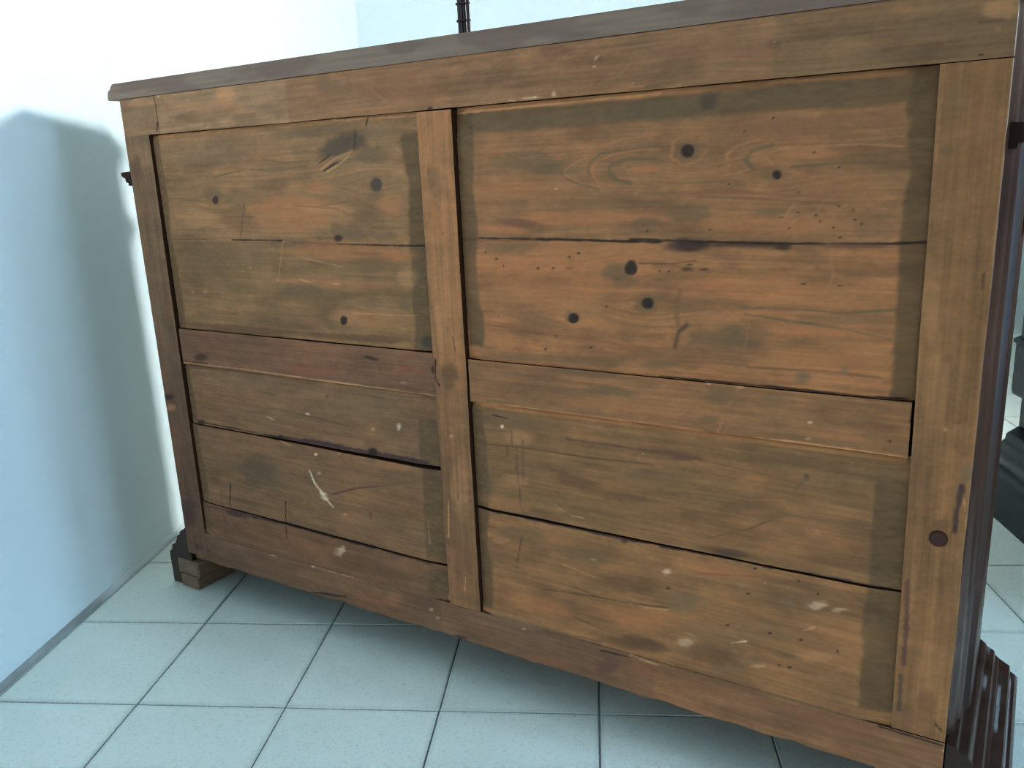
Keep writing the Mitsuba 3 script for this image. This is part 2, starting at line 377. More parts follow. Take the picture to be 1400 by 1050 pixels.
 ('E',(0.182,0.3169),[18.97,-3.55,6.04,-38.58],(88,79,63),0.5,0.6),
 ('E',(0.606,0.3873),[17.79,-4.66,3.82,-94.46],(136,106,78),0.5,0.6),
 ('E',(0.4958,0.3624),[17.53,-2.22,10.21,-64.58],(88,79,63),0.35,0.6),
 ('S',[(0.454,0.3064),(0.5158,0.329),(0.5693,0.342)],0.0028,(78,60,58),0.8),
 ('S',[(0.5693,0.342),(0.6747,0.3727)],0.002,(78,60,58),0.45),
 ('E',(0.4229,0.3815),[222.69,-34.79,48.71,-320.11],(186,192,178),0.8,0.6),
 ('S',[(0.4023,0.3456),(0.4107,0.3249),(0.4309,0.3044)],0.0025,(186,192,178),0.75),
 ('E',(0.4308,0.3035),[82.03,-11.51,31.66,-179.88],(186,192,178),0.7,0.6),
 ('E',(0.4824,0.3903),[261.6,-33.76,50.63,-329.11],(150,138,112),0.6,0.6),
 ('E',(0.4263,0.3442),[197.65,-30.88,55.59,-321.19],(150,138,112),0.5,0.6),
 ('S',[(0.3317,0.3951),(0.3575,0.3887)],0.0025,(150,138,112),0.4),
 ('S',[(0.4022,0.3453),(0.4124,0.3189),(0.4317,0.2984),(0.4539,0.2808)],0.0031,(186,192,178),0.65),
 ('E',(0.4342,0.2967),[63.61,-65.04,-38.59,-72.9],(186,192,178),0.6,0.6),
 ('E',(0.4822,0.2702),[158.01,-22.57,54.18,-293.45],(150,138,112),0.7,0.6),
 ('E',(0.4258,0.3435),[182.57,-24.9,37.34,-232.37],(150,138,112),0.5,0.6),
 ('S',[(0.1683,0.2799),(0.158,0.2331)],0.0029,(36,29,27),0.75),
 ('S',[(0.1357,0.2578),(0.1335,0.219),(0.1356,0.161)],0.003,(78,60,58),0.7),
 ('S',[(0.3256,0.2683),(0.3167,0.1889)],0.0027,(36,29,27),0.75),
 ('S',[(0.3366,0.2703),(0.3305,0.2239)],0.0018,(78,60,58),0.5),
 ('S',[(0.1646,0.1912),(0.1755,0.1692)],0.0035,(78,60,58),0.7),
 ('S',[(0.0852,0.2149),(0.2245,0.2195)],0.0076,(78,60,58),0.75),
 ('E',(0.1789,0.2156),[22.85,-8.2,9.93,-112.26],(54,44,47),0.85,0.6),
 ('S',[(0.2239,0.2161),(0.317,0.2212),(0.4484,0.2185),(0.5494,0.2181)],0.0054,(36,29,27),0.9),
 ('S',[(0.5697,0.2169),(0.6817,0.2137)],0.0022,(36,29,27),0.85),
 ('S',[(0.5469,0.2876),(0.5465,0.2749)],0.0021,(36,29,27),0.5),
 ('E',(0.4642,0.1931),[84.58,-52.75,-8.55,-50.85],(186,192,178),0.6,0.6),
 ('E',(0.4527,0.1884),[60.9,-8.12,18.27,-85.77],(186,192,178),0.35,0.6),
 ('E',(0.5597,0.219),[98.64,-11.24,28.72,-129.85],(82,77,62),0.7,0.6),
 ('E',(0.614,0.3571),[17.62,-1.72,20.62,-123.96],(88,79,63),0.4,0.6),
 ('E',(0.5083,0.2675),[12.56,-4.09,3.91,-75.35],(136,106,78),0.3,0.6),
 ('E',(0.5858,0.2742),[13.76,-1.45,7.82,-39.73],(88,79,63),0.35,0.6),
 ('E',(0.3013,0.3091),[24.25,-4.01,6.11,-36.98],(82,77,62),0.45,0.6),
 ('E',(0.3877,0.1855),[11.61,-5.01,1.19,-69.01],(108,82,66),0.5,0.6),
 ('E',(0.5286,0.1722),[9.33,-3.64,1.38,-59.71],(74,60,48),0.35,0.6),
 ('S',[(0.6798,0.3008),(0.6779,0.2519)],0.0025,(160,132,100),0.3),
 ('S',[(0.7167,0.1869),(0.7117,0.1525)],0.0025,(160,132,100),0.6),
 ('E',(0.6429,0.207),[13.3,-1.18,10.77,-47.46],(136,106,78),0.25,0.6),
 ('S',[(0.3817,0.1439),(0.4935,0.1455)],0.0028,(150,138,112),0.5),
 ('E',(0.3876,0.1443),[100.89,-41.54,20.77,-302.67],(186,192,178),0.6,0.6),
 ('S',[(0.5044,0.1467),(0.5926,0.146)],0.0027,(98,90,76),0.5),
 ('E',(0.274,0.1432),[70.25,-27.19,27.19,-333.11],(150,138,112),0.6,0.6),
 ('E',(0.0461,0.0929),[70.94,-15.13,31.21,-139.99],(136,106,78),0.5,0.6),
 ('S',[(0.0849,0.1457),(0.3589,0.1471)],0.0032,(74,60,48),0.35),
 ('S',[(0.3793,0.0866),(0.466,0.099)],0.0039,(36,29,27),0.6),
 ('S',[(0.5218,0.113),(0.5537,0.1166)],0.0037,(36,29,27),0.5),
 ('E',(0.5906,0.1259),[45.49,-4.82,13.32,-51.92],(136,106,78),0.3,0.6),
 ('E',(0.5427,0.1116),[22.5,-8.41,3.91,-88.42],(108,82,66),0.7,0.6),
 ('E',(0.0053,0.1036),[13.38,-7.32,0.64,-25.35],(54,44,47),0.8,0.6),
 ('E',(0.1226,0.0938),[7.99,-3.9,1.99,-46.22],(74,60,48),0.45,0.6),
 ('E',(0.6742,0.1259),[209.13,-19.01,61.79,-232.89],(150,138,112),0.7,0.6),
 ('E',(0.6874,0.1123),[177.43,-18.2,72.79,-263.88],(150,138,112),0.5,0.6),
 ('S',[(0.723,0.1491),(0.7773,0.1496)],0.0021,(36,29,27),0.8),
 ('E',(0.7091,0.0884),[37.58,-12.3,5.12,-92.59],(98,90,76),0.6,0.6),
 ('E',(0.6663,0.0894),[43.77,-15.29,6.86,-122.88],(98,90,76),0.5,0.6),
 ('E',(0.7369,0.0877),[57.16,-17.47,15.88,-282.63],(36,29,27),0.6,0.6),
 ('E',(0.8442,0.1449),[19.25,-5.02,5.16,-73.81],(98,90,76),0.4,0.6),
 ('E',(0.8678,0.1409),[162.64,-4.93,83.79,-305.57],(150,138,112),0.8,0.6),
 ('E',(0.8816,0.147),[35.0,-8.75,10.81,-149.76],(98,90,76),0.5,0.6),
 ('E',(1.0205,0.116),[35.89,3.09,26.62,-63.93],(78,60,58),0.7,0.6),
 ('E',(0.9192,0.0947),[14.87,-3.61,9.24,-99.33],(108,82,66),0.6,0.6),
 ('E',(1.0796,0.1341),[26.16,-4.29,6.5,-53.98],(108,82,66),0.6,0.6),
 ('E',(0.8451,0.0957),[41.85,-2.38,33.76,-115.55],(98,90,76),0.4,0.6),
 ('S',[(0.7956,0.1516),(0.9277,0.1518),(1.0091,0.156)],0.002,(88,79,63),0.5),
 ('S',[(1.0088,0.1421),(1.0652,0.145)],0.0025,(36,29,27),0.5),
 ('S',[(1.0595,0.1493),(1.1024,0.1456)],0.0018,(150,138,112),0.5),
 ('E',(1.0567,0.1667),[18.18,-3.03,8.51,-80.78],(74,60,48),0.6,0.6),
 ('E',(1.1683,0.1364),[11.77,-2.33,2.76,-62.27],(92,72,54),0.35,0.6),
 ('E',(1.3632,0.1306),[13.9,-2.05,2.3,-44.98],(108,82,66),0.5,0.6),
 ('S',[(1.0577,0.1458),(1.1068,0.1446)],0.002,(150,138,112),0.5),
 ('S',[(1.1068,0.1427),(1.3011,0.1494),(1.4059,0.1493)],0.0032,(88,79,63),0.5),
 ('S',[(1.4173,0.148),(1.4752,0.1463),(1.4913,0.1454)],0.002,(36,29,27),0.8),
 ('E',(1.4944,0.139),[315.44,20.13,73.83,-208.05],(186,192,178),0.5,0.6),
 ('E',(0.9719,0.9455),[8.59,0.61,0.75,-79.31],(88,79,63),0.6,0.6),
 ('E',(0.8418,0.9516),[30.55,-1.94,-5.83,-90.54],(88,79,63),0.5,0.6),
 ('E',(1.055,0.9481),[17.36,2.17,3.33,-82.92],(82,77,62),0.6,0.6),
 ('S',[(0.7863,0.9652),(0.8965,0.9664),(0.9969,0.9674),(1.1058,0.9684)],0.0031,(160,132,100),0.6),
 ('E',(1.2566,0.956),[6.57,0.79,0.47,-79.94],(88,79,63),0.7,0.6),
 ('E',(1.1128,0.9479),[15.15,0.0,-4.15,-59.52],(82,77,62),0.6,0.6),
 ('E',(1.158,0.9691),[13.6,2.01,11.58,-368.65],(136,106,78),0.5,0.6),
 ('S',[(1.1984,0.9698),(1.2953,0.968),(1.3924,0.968)],0.0016,(136,106,78),0.45),
 ('E',(0.8526,0.9022),[18.54,-1.03,-2.37,-55.42],(136,106,78),0.3,0.6),
 ('E',(0.906,0.8911),[14.97,-0.68,-2.53,-64.82],(88,79,63),0.55,0.6),
 ('E',(0.9496,0.8786),[22.2,-0.77,-3.83,-114.81],(82,77,62),0.55,0.6),
 ('E',(0.8774,0.8541),[11.53,-0.66,-1.46,-63.21],(142,104,74),0.5,0.6),
 ('E',(0.9929,0.8125),[7.15,0.11,1.84,-75.73],(142,104,74),0.6,0.6),
 ('E',(0.8605,0.797),[18.23,-3.12,-10.15,-141.12],(142,104,74),0.7,0.6),
 ('E',(0.8886,0.8062),[24.76,-3.95,-11.12,-143.15],(78,60,58),0.5,0.6),
 ('E',(1.0835,0.8056),[39.86,3.8,9.49,-118.14],(88,79,63),0.6,0.6),
 ('E',(1.0371,0.8335),[21.45,-0.34,-1.18,-78.72],(88,79,63),0.35,0.6),
 ('S',[(1.1058,0.8993),(1.084,0.9003),(1.0428,0.8961),(1.0166,0.8889),(1.0067,0.8766),(1.0137,0.8627),(1.0422,0.8535)],0.0024,(136,106,78),0.6),
 ('S',[(1.1058,0.9043),(1.0659,0.9022),(1.0192,0.8971),(1.002,0.8831),(1.0041,0.8683)],0.0028,(82,77,62),0.55),
 ('S',[(0.9999,0.8938),(0.98,0.8861),(0.9648,0.877),(0.9744,0.8649),(0.9941,0.8579)],0.0024,(136,106,78),0.55),
 ('S',[(0.967,0.8672),(0.9891,0.858),(1.0183,0.8509)],0.0013,(88,79,63),0.7),
 ('S',[(1.1058,0.8873),(1.0658,0.889),(1.0379,0.8839),(1.033,0.8736),(1.0423,0.8629),(1.0655,0.8581)],0.0052,(82,77,62),0.6),
 ('E',(1.0839,0.875),[34.58,1.69,3.37,-243.74],(142,104,74),0.7,0.6),
 ('S',[(0.9554,0.8978),(1.0001,0.9021),(1.043,0.9125),(1.1058,0.9192)],0.0017,(136,106,78),0.35),
 ('S',[(0.8931,0.8982),(0.9578,0.8934),(0.9853,0.8965)],0.0013,(136,106,78),0.3),
 ('E',(1.1438,0.8957),[44.26,0.25,-2.53,-57.16],(88,79,63),0.5,0.6),
 ('S',[(1.1253,0.9022),(1.1223,0.8881),(1.1378,0.879),(1.1561,0.8811),(1.1679,0.8946)],0.0014,(136,106,78),0.45),
 ('S',[(1.1003,0.8862),(1.1223,0.891),(1.1238,0.9079),(1.1406,0.9155)],0.0023,(136,106,78),0.4),
 ('E',(1.1685,0.9527),[71.52,1.19,-6.56,-83.44],(60,58,54),0.75,0.6),
 ('E',(1.2571,0.8637),[46.14,1.71,-2.99,-92.7],(88,79,63),0.55,0.6),
 ('S',[(1.3977,0.889),(1.3493,0.8939),(1.2987,0.8938),(1.2588,0.8931),(1.2426,0.8858),(1.2512,0.8747)],0.0024,(136,106,78),0.55),
 ('S',[(1.3989,0.8716),(1.3254,0.8732),(1.2731,0.8712)],0.002,(82,77,62),0.5),
 ('S',[(1.2337,0.905),(1.2085,0.8995),(1.1944,0.8893),(1.1976,0.8753)],0.0032,(136,106,78),0.5),
 ('S',[(1.2505,0.8975),(1.2257,0.892),(1.2175,0.8814),(1.2291,0.8701)],0.0043,(82,77,62),0.55),
 ('E',(1.2991,0.8847),[24.49,0.94,-8.48,-192.63],(142,104,74),0.4,0.6),
 ('E',(1.2713,0.9187),[11.89,0.45,-4.63,-76.51],(108,82,66),0.4,0.6),
 ('E',(1.377,0.9173),[42.54,2.58,-6.44,-101.4],(108,82,66),0.5,0.6),
 ('S',[(1.1224,0.8623),(1.2122,0.8652)],0.002,(136,106,78),0.4),
 ('S',[(1.0645,0.8611),(1.1287,0.8535),(1.201,0.853)],0.0018,(136,106,78),0.4),
 ('S',[(1.1287,0.8419),(1.2185,0.8429),(1.3013,0.8358),(1.3427,0.8337)],0.0021,(112,76,60),0.5),
 ('S',[(1.1596,0.8384),(1.2358,0.8342),(1.3277,0.8273)],0.0017,(92,72,54),0.5),
 ('E',(1.3342,0.8508),[16.28,0.78,-2.5,-96.27],(136,106,78),0.35,0.6),
 ('E',(1.248,0.8035),[6.84,0.0,-2.88,-79.37],(142,104,74),0.5,0.6),
 ('E',(1.1476,0.8183),[29.94,0.21,-0.62,-68.5],(88,79,63),0.6,0.6),
 ('E',(1.2476,0.8174),[40.17,1.16,-1.16,-144.96],(88,79,63),0.4,0.6),
 ('E',(1.3671,0.8007),[34.02,2.14,-0.21,-62.91],(88,79,63),0.3,0.6),
 ('S',[(1.2789,0.828),(1.2647,0.8063)],0.001,(136,106,78),0.5),
 ('S',[(0.8169,0.7839),(0.9145,0.7833),(1.1058,0.7804)],0.0029,(36,29,27),0.75),
 ('S',[(1.0637,0.784),(1.2488,0.7797),(1.4002,0.7812),(1.4286,0.7827)],0.0031,(36,29,27),0.7),
 ('E',(1.1491,0.7767),[32.47,-1.89,-5.36,-96.78],(36,29,27),0.75,0.6),
 ('E',(1.2175,0.7787),[16.2,0.62,1.87,-192.24],(36,29,27),0.55,0.6),
 ('E',(1.2668,0.7754),[79.97,3.14,1.57,-196.02],(36,29,27),0.7,0.6),
 ('E',(1.349,0.7776),[18.47,1.09,3.26,-293.93],(78,60,58),0.7,0.6),
 ('E',(1.0994,0.7804),[63.29,0.0,2.11,-333.33],(36,29,27),0.6,0.6),
 ('E',(0.9513,0.8529),[285.4,-10.98,-10.98,-384.19],(186,192,178),0.6,0.6),
 ('E',(1.0723,0.8442),[312.5,0.0,-0.0,-625.0],(150,138,112),0.5,0.6),
 ('E',(0.9306,0.8523),[666.67,0.0,-74.07,-1111.11],(112,76,60),0.8,0.6),
 ('E',(0.9018,0.858),[526.32,0.0,-0.0,-1250.0],(112,76,60),0.7,0.6),
 ('E',(0.8842,0.8016),[303.03,-16.84,-0.0,-555.56],(112,76,60),0.9,0.6),
 ('E',(0.9109,0.7936),[454.55,0.0,-0.0,-909.09],(112,76,60),0.9,0.6),
 ('E',(0.9302,0.7292),[6.42,-0.25,0.61,-20.39],(142,104,74),0.5,0.6),
 ('E',(0.8567,0.6968),[17.19,-0.9,2.81,-65.51],(136,106,78),0.5,0.6),
 ('E',(0.9836,0.6902),[12.89,-0.4,4.92,-103.24],(136,106,78),0.45,0.6),
 ('E',(0.8753,0.7694),[20.76,-1.06,1.27,-102.11],(88,79,63),0.5,0.6),
 ('E',(0.9856,0.7662),[6.76,-0.17,1.21,-85.5],(136,106,78),0.3,0.6),
 ('E',(1.1334,0.7749),[39.99,0.46,1.38,-114.93],(54,44,47),0.6,0.6),
 ('E',(1.0443,0.7396),[39.06,8.71,15.17,-68.56],(88,79,63),0.7,0.6),
 ('E',(1.0567,0.7262),[45.06,-0.48,3.39,-107.56],(88,79,63),0.5,0.6),
 ('S',[(1.0766,0.7518),(1.122,0.7517),(1.1564,0.7568)],0.0018,(36,29,27),0.4),
 ('E',(1.0849,0.6962),[47.47,8.44,15.12,-71.39],(88,79,63),0.6,0.6),
 ('E',(0.9696,0.6725),[77.04,-2.24,5.24,-97.24],(88,79,63),0.5,0.6),
 ('S',[(0.8242,0.6592),(0.8925,0.6479),(0.9438,0.6437),(1.0248,0.6395),(1.0981,0.6283)],0.0021,(112,76,60),0.45),
 ('S',[(0.8268,0.6515),(0.869,0.6489),(0.9212,0.6447)],0.0018,(92,72,54),0.45),
 ('S',[(1.0248,0.6395),(1.0957,0.6293)],0.0015,(112,76,60),0.5),
 ('E',(0.9537,0.6067),[6.84,-0.77,2.99,-141.18],(88,79,63),0.5,0.6),
 ('E',(1.1055,0.6124),[26.04,0.0,12.1,-140.85],(82,77,62),0.5,0.6),
 ('E',(0.969,0.7423),[143.03,-5.96,11.92,-417.16],(112,76,60),0.6,0.6),
 ('E',(1.2453,0.7269),[12.09,0.4,1.72,-47.34],(142,104,74),0.45,0.6),
 ('E',(1.1497,0.7179),[23.75,0.14,2.43,-60.23],(142,104,74),0.4,0.6),
 ('E',(1.179,0.6553),[18.13,0.28,3.59,-50.71],(82,77,62),0.5,0.6),
 ('E',(1.2259,0.6641),[31.3,0.76,2.65,-40.26],(82,77,62),0.4,0.6),
 ('E',(1.1787,0.6749),[59.47,0.86,4.28,-71.88],(136,106,78),0.5,0.6),
 ('S',[(1.1283,0.6403),(1.1341,0.6608),(1.1443,0.67)],0.0052,(74,60,48),0.7),
 ('E',(1.1416,0.6527),[95.17,0.83,6.68,-87.66],(136,106,78),0.5,0.6),
 ('S',[(1.1326,0.6693),(1.1296,0.689),(1.1352,0.7174)],0.0063,(92,72,54),0.4),
 ('S',[(1.2196,0.6978),(1.2975,0.6991),(1.3463,0.6978),(1.3991,0.7043)],0.0019,(82,77,62),0.6),
 ('S',[(1.2225,0.6898),(1.2727,0.6846),(1.3353,0.6792),(1.3992,0.6681)],0.0019,(82,77,62),0.6),
 ('E',(1.3467,0.6901),[16.66,0.38,2.3,-114.89],(88,79,63),0.4,0.6),
 ('E',(1.3111,0.6724),[12.03,-0.3,-1.07,-126.56],(142,104,74),0.35,0.6),
 ('E',(1.3253,0.6339),[12.79,-0.19,0.87,-75.2],(142,104,74),0.35,0.6),
 ('S',[(1.227,0.6199),(1.3258,0.6233),(1.3884,0.6213)],0.0017,(92,72,54),0.5),
 ('E',(1.1437,0.7453),[87.72,0.0,6.93,-263.16],(36,29,27),0.6,0.6),
 ('E',(1.1678,0.7454),[119.05,0.0,9.52,-400.0],(36,29,27),0.5,0.6),
 ('E',(1.2703,0.7485),[151.32,6.58,13.16,-434.21],(112,76,60),0.7,0.6),
 ('E',(1.3105,0.7506),[232.34,9.29,9.29,-399.63],(112,76,60),0.9,0.6),
 ('E',(1.3328,0.7502),[262.81,13.14,13.14,-499.34],(112,76,60),0.8,0.6),
 ('E',(1.2049,0.7482),[232.56,0.0,12.24,-526.32],(112,76,60),0.6,0.6),
 ('E',(1.2941,0.7313),[221.84,17.06,17.06,-767.92],(36,29,27),0.8,0.6),
 ('E',(1.3365,0.7305),[476.19,0.0,-0.0,-769.23],(36,29,27),0.8,0.6),
 ('E',(1.1479,0.7514),[144.74,6.58,13.16,-453.95],(36,29,27),0.5,0.6),
 ('E',(1.2556,0.7676),[49.23,1.89,2.84,-192.2],(136,106,78),0.6,0.6),
 ('E',(1.3357,0.7181),[110.85,5.94,7.92,-178.15],(136,106,78),0.6,0.6),
 ('E',(1.3523,0.7183),[269.85,15.42,7.71,-285.27],(136,106,78),0.6,0.6),
 ('S',[(1.3248,0.7674),(1.3274,0.74),(1.3235,0.7221)],0.0012,(136,106,78),0.4),
 ('E',(1.2986,0.6127),[70.62,3.07,10.75,-108.23],(98,90,76),0.7,0.6),
 ('E',(1.3465,0.6265),[187.75,9.88,16.47,-174.57],(98,90,76),0.5,0.6),
 ('E',(1.3842,0.6131),[106.86,6.85,12.33,-127.41],(142,104,74),0.5,0.6),
 ('S',[(1.2213,0.6306),(1.2282,0.6779)],0.0017,(136,106,78),0.3),
 ('S',[(1.1058,0.5964),(1.2548,0.5968),(1.359,0.596),(1.4176,0.5971)],0.0018,(36,29,27),0.7),
 ('S',[(1.4273,0.5943),(1.4262,0.5709)],0.0012,(36,29,27),0.9),
 ('E',(1.1771,0.5933),[242.51,14.27,57.06,-584.88],(186,192,178),0.7,0.6),
 ('E',(1.2195,0.5924),[138.41,4.94,34.6,-355.91],(150,138,112),0.6,0.6),
 ('S',[(1.2168,0.5893),(1.2034,0.5634)],0.0014,(136,106,78),0.5),
 ('E',(1.1946,0.5769),[39.61,0.68,9.22,-86.05],(82,77,62),0.5,0.6),
 ('E',(1.2633,0.5815),[63.05,2.25,12.76,-118.59],(98,90,76),0.4,0.6),
 ('E',(0.9928,0.5916),[14.68,-1.93,-0.58,-131.5],(82,77,62),0.35,0.6),
 ('E',(1.0324,0.5681),[24.28,-3.83,-3.83,-130.97],(82,77,62),0.55,0.6),
 ('E',(0.848,0.573),[16.75,-0.93,5.79,-62.05],(136,106,78),0.3,0.6),
 ('E',(1.0453,0.547),[10.06,-1.29,1.39,-99.19],(142,104,74),0.4,0.6),
 ('S',[(0.9913,0.5306),(1.0711,0.5376),(1.1455,0.5369)],0.0021,(112,76,60),0.4),
 ('S',[(0.7912,0.5207),(0.8607,0.5259),(0.9634,0.5252),(1.045,0.5257),(1.167,0.5253)],0.0036,(160,132,100),0.6),
 ('S',[(0.8697,0.5229),(0.9349,0.5252),(1.0022,0.5255),(1.167,0.5262)],0.0025,(142,104,74),0.8),
 ('S',[(1.1058,0.5231),(1.2042,0.524),(1.3048,0.5277),(1.4271,0.5249)],0.0025,(160,132,100),0.65),
 ('S',[(1.1665,0.521),(1.2184,0.5221)],0.0024,(142,104,74),0.7),
 ('E',(1.31,0.5558),[301.0,16.72,33.44,-275.92],(186,192,178),0.75,0.6),
 ('E',(1.3084,0.5338),[216.11,9.82,58.94,-451.87],(160,132,100),0.7,0.6),
 ('E',(1.1779,0.5428),[69.33,0.94,15.93,-134.92],(88,79,63),0.5,0.6),
 ('E',(1.4045,0.5437),[367.78,17.51,70.05,-472.85],(36,29,27),0.7,0.6),
 ('S',[(1.198,0.5482),(1.1912,0.5282)],0.0021,(136,106,78),0.6),
 ('S',[(1.4277,0.5815),(1.4287,0.5344)],0.0016,(36,29,27),0.9),
 ('E',(1.3421,0.5439),[25.72,-0.39,5.85,-151.6],(142,104,74),0.35,0.6),
 ('E',(0.8747,0.5005),[10.47,-1.73,2.26,-72.32],(88,79,63),0.5,0.6),
 ('S',[(0.8239,0.5065),(0.8519,0.5039)],0.0019,(36,29,27),0.9),
 ('E',(0.8417,0.4894),[245.1,-9.8,24.51,-200.98],(186,192,178),0.85,0.6),
 ('E',(0.8734,0.4757),[30.41,-8.25,-3.91,-70.37],(160,132,100),0.35,0.6),
 ('S',[(0.7901,0.4544),(0.8726,0.4591),(0.9896,0.46),(1.0963,0.4646)],0.0015,(74,60,48),0.6),
 ('S',[(0.8658,0.4581),(0.8654,0.4245),(0.8689,0.3827),(0.871,0.3487)],0.0014,(78,60,58),0.7),
 ('S',[(0.8493,0.4557),(0.8493,0.4389)],0.0014,(74,60,48),0.5),
 ('S',[(0.8787,0.4709),(0.8761,0.4038)],0.0011,(74,60,48),0.4),
 ('S',[(0.8586,0.4847),(0.859,0.4627)],0.0008,(74,60,48),0.5),
 ('S',[(0.9564,0.4844),(1.0445,0.4849),(1.1652,0.4839)],0.0038,(78,60,58),0.5),
 ('E',(0.9602,0.4205),[22.34,-6.64,-7.85,-87.76],(74,60,48),0.5,0.6),
 ('E',(1.0162,0.4085),[12.68,-2.88,-2.88,-90.25],(74,60,48),0.35,0.6),
 ('E',(0.9492,0.4377),[17.94,-3.24,3.24,-121.07],(82,77,62),0.35,0.6),
 ('E',(0.8541,0.4001),[26.97,-1.41,14.54,-87.72],(160,132,100),0.3,0.6),
 ('E',(1.0962,0.4456),[12.43,-1.67,1.51,-64.31],(88,79,63),0.3,0.6),
 ('E',(0.8361,0.3596),[14.83,-4.17,-0.98,-82.37],(142,104,74),0.35,0.6),
 ('E',(0.8014,0.3767),[51.06,-3.25,6.5,-37.87],(82,77,62),0.5,0.6),
 ('S',[(0.9613,0.3602),(0.9814,0.3599)],0.0017,(150,138,112),0.6),
 ('S',[(0.9323,0.3729),(0.9468,0.3644)],0.0014,(150,138,112),0.4),
 ('E',(1.0797,0.4786),[666.67,0.0,88.89,-666.67],(186,192,178),0.7,0.6),
 ('S',[(0.8105,0.3385),(0.8805,0.3412)],0.0028,(60,58,54),0.8),
 ('S',[(0.8123,0.3405),(0.8825,0.3422),(0.9549,0.3422)],0.0042,(54,44,47),0.85),
 ('S',[(0.8804,0.3397),(0.965,0.3401),(1.0528,0.3395)],0.0039,(54,44,47),0.85),
 ('S',[(1.0528,0.3395),(1.1079,0.3414),(1.1709,0.3414)],0.0028,(36,29,27),0.75),
 ('E',(1.0499,0.3375),[161.29,0.0,41.11,-196.08],(54,44,47),0.8,0.6),
 ('S',[(1.1058,0.3393),(1.1991,0.3433),(1.2574,0.3422)],0.003,(36,29,27),0.75),
 ('S',[(1.2574,0.3422),(1.3286,0.345),(1.3779,0.3448)],0.0043,(54,44,47),0.85),
 ('S',[(1.3779,0.3448),(1.4177,0.3451)],0.0027,(36,29,27),0.9),
 ('E',(1.2108,0.3507),[34.98,-4.49,4.04,-128.72],(54,44,47),0.55,0.6),
 ('S',[(1.1058,0.4843),(1.152,0.4819),(1.2392,0.4774),(1.3126,0.4676),(1.3834,0.4671)],0.0025,(92,72,54),0.55),
 ('E',(1.1399,0.4816),[55.64,-7.95,1.99,-178.86],(78,60,58),0.6,0.6),
 ('S',[(1.1776,0.3675),(1.2331,0.3914),(1.2824,0.4224)],0.0029,(92,72,54),0.75),
 ('E',(1.235,0.4286),[27.65,0.69,15.08,-82.27],(74,60,48),0.4,0.6),
 ('E',(1.1681,0.3974),[21.39,-3.15,0.66,-77.62],(74,60,48),0.35,0.6),
 ('E',(1.2369,0.4621),[40.14,1.11,15.24,-92.17],(142,104,74),0.35,0.6),
 ('E',(1.3097,0.4129),[21.72,-1.81,2.29,-55.75],(136,106,78),0.35,0.6),
 ('E',(1.3108,0.3862),[13.16,-1.06,2.61,-47.38],(142,104,74),0.3,0.6),
 ('E',(1.4009,0.4951),[52.91,3.55,9.68,-60.33],(88,79,63),0.4,0.6),
 ('S',[(1.2944,0.4601),(1.3044,0.4748),(1.3108,0.4788)],0.0029,(88,79,63),0.75),
 ('E',(1.308,0.4821),[226.46,-95.35,-101.31,-220.5],(74,60,48),0.8,0.6),
 ('S',[(1.2897,0.5113),(1.2905,0.4914)],0.0014,(88,79,63),0.5),
 ('S',[(1.1372,0.4296),(1.2263,0.4331),(1.2878,0.4235),(1.3858,0.4252)],0.0022,(88,79,63),0.45),
 ('S',[(1.2291,0.4351),(1.2816,0.4431)],0.0015,(136,106,78),0.4),
 ('E',(1.2596,0.3167),[450.45,18.02,90.09,-396.4],(186,192,178),0.6,0.6),
 ('E',(1.3064,0.3311),[266.67,14.81,133.33,-548.15],(112,76,60),0.8,0.6),
 ('E',(1.3245,0.407),[152.47,-67.26,-107.62,-246.64],(150,138,112),0.3,0.6),
 ('E',(0.979,0.2962),[17.38,-3.49,2.64,-54.88],(82,77,62),0.45,0.6),
 ('E',(0.8692,0.3087),[17.36,-0.84,11.2,-54.31],(88,79,63),0.5,0.6),
 ('E',(0.8282,0.2909),[49.72,-3.31,28.51,-135.23],(136,106,78),0.6,0.6),
 ('S',[(0.8692,0.3087),(0.8646,0.2832),(0.8562,0.2471)],0.0021,(74,60,48),0.75),
 ('S',[(0.9445,0.2735),(0.9993,0.2653)],0.0015,(160,132,100),0.45),
 ('E',(1.052,0.2662),[14.67,-1.64,7.71,-56.73],(74,60,48),0.45,0.6),
 ('S',[(0.9077,0.2219),(0.9925,0.2308),(1.066,0.2361),(1.1162,0.2425)],0.0028,(74,60,48),0.7),
 ('S',[(0.9621,0.2384),(1.0105,0.2323)],0.0019,(74,60,48),0.4),
 ('E',(0.8967,0.1909),[14.09,-4.46,-0.85,-49.98],(142,104,74),0.5,0.6),
 ('E',(1.0514,0.2131),[11.17,-1.58,6.8,-55.31],(142,104,74),0.4,0.6),
 ('S',[(0.9606,0.1858),(1.0065,0.1768),(1.051,0.1771)],0.0025,(74,60,48),0.5),
 ('E',(1.1452,0.3248),[38.67,0.4,11.62,-51.69],(136,106,78),0.6,0.6),
 ('E',(0.9984,0.2946),[144.43,-27.51,27.51,-481.43],(150,138,112),0.6,0.6),
 ('E',(1.1188,0.3021),[125.0,0.0,38.31,-161.29],(150,138,112),0.6,0.6),
 ('S',[(1.0829,0.2338),(1.1217,0.2399)],0.0017,(150,138,112),0.5),
 ('E',(0.8119,0.1886),[26.41,-1.46,12.74,-50.96],(92,72,54),0.3,0.6),
 ('E',(1.1175,0.3004),[94.34,0.0,26.8,-113.64],(186,192,178),0.45,0.6),
 ('E',(1.1483,0.1939),[50.93,0.33,18.64,-65.24],(186,192,178),0.55,0.6),
 ('E',(1.1424,0.2583),[36.0,0.39,13.67,-53.33],(98,90,76),0.5,0.6),
 ('S',[(1.215,0.212),(1.2363,0.2203)],0.0022,(186,192,178),0.7),
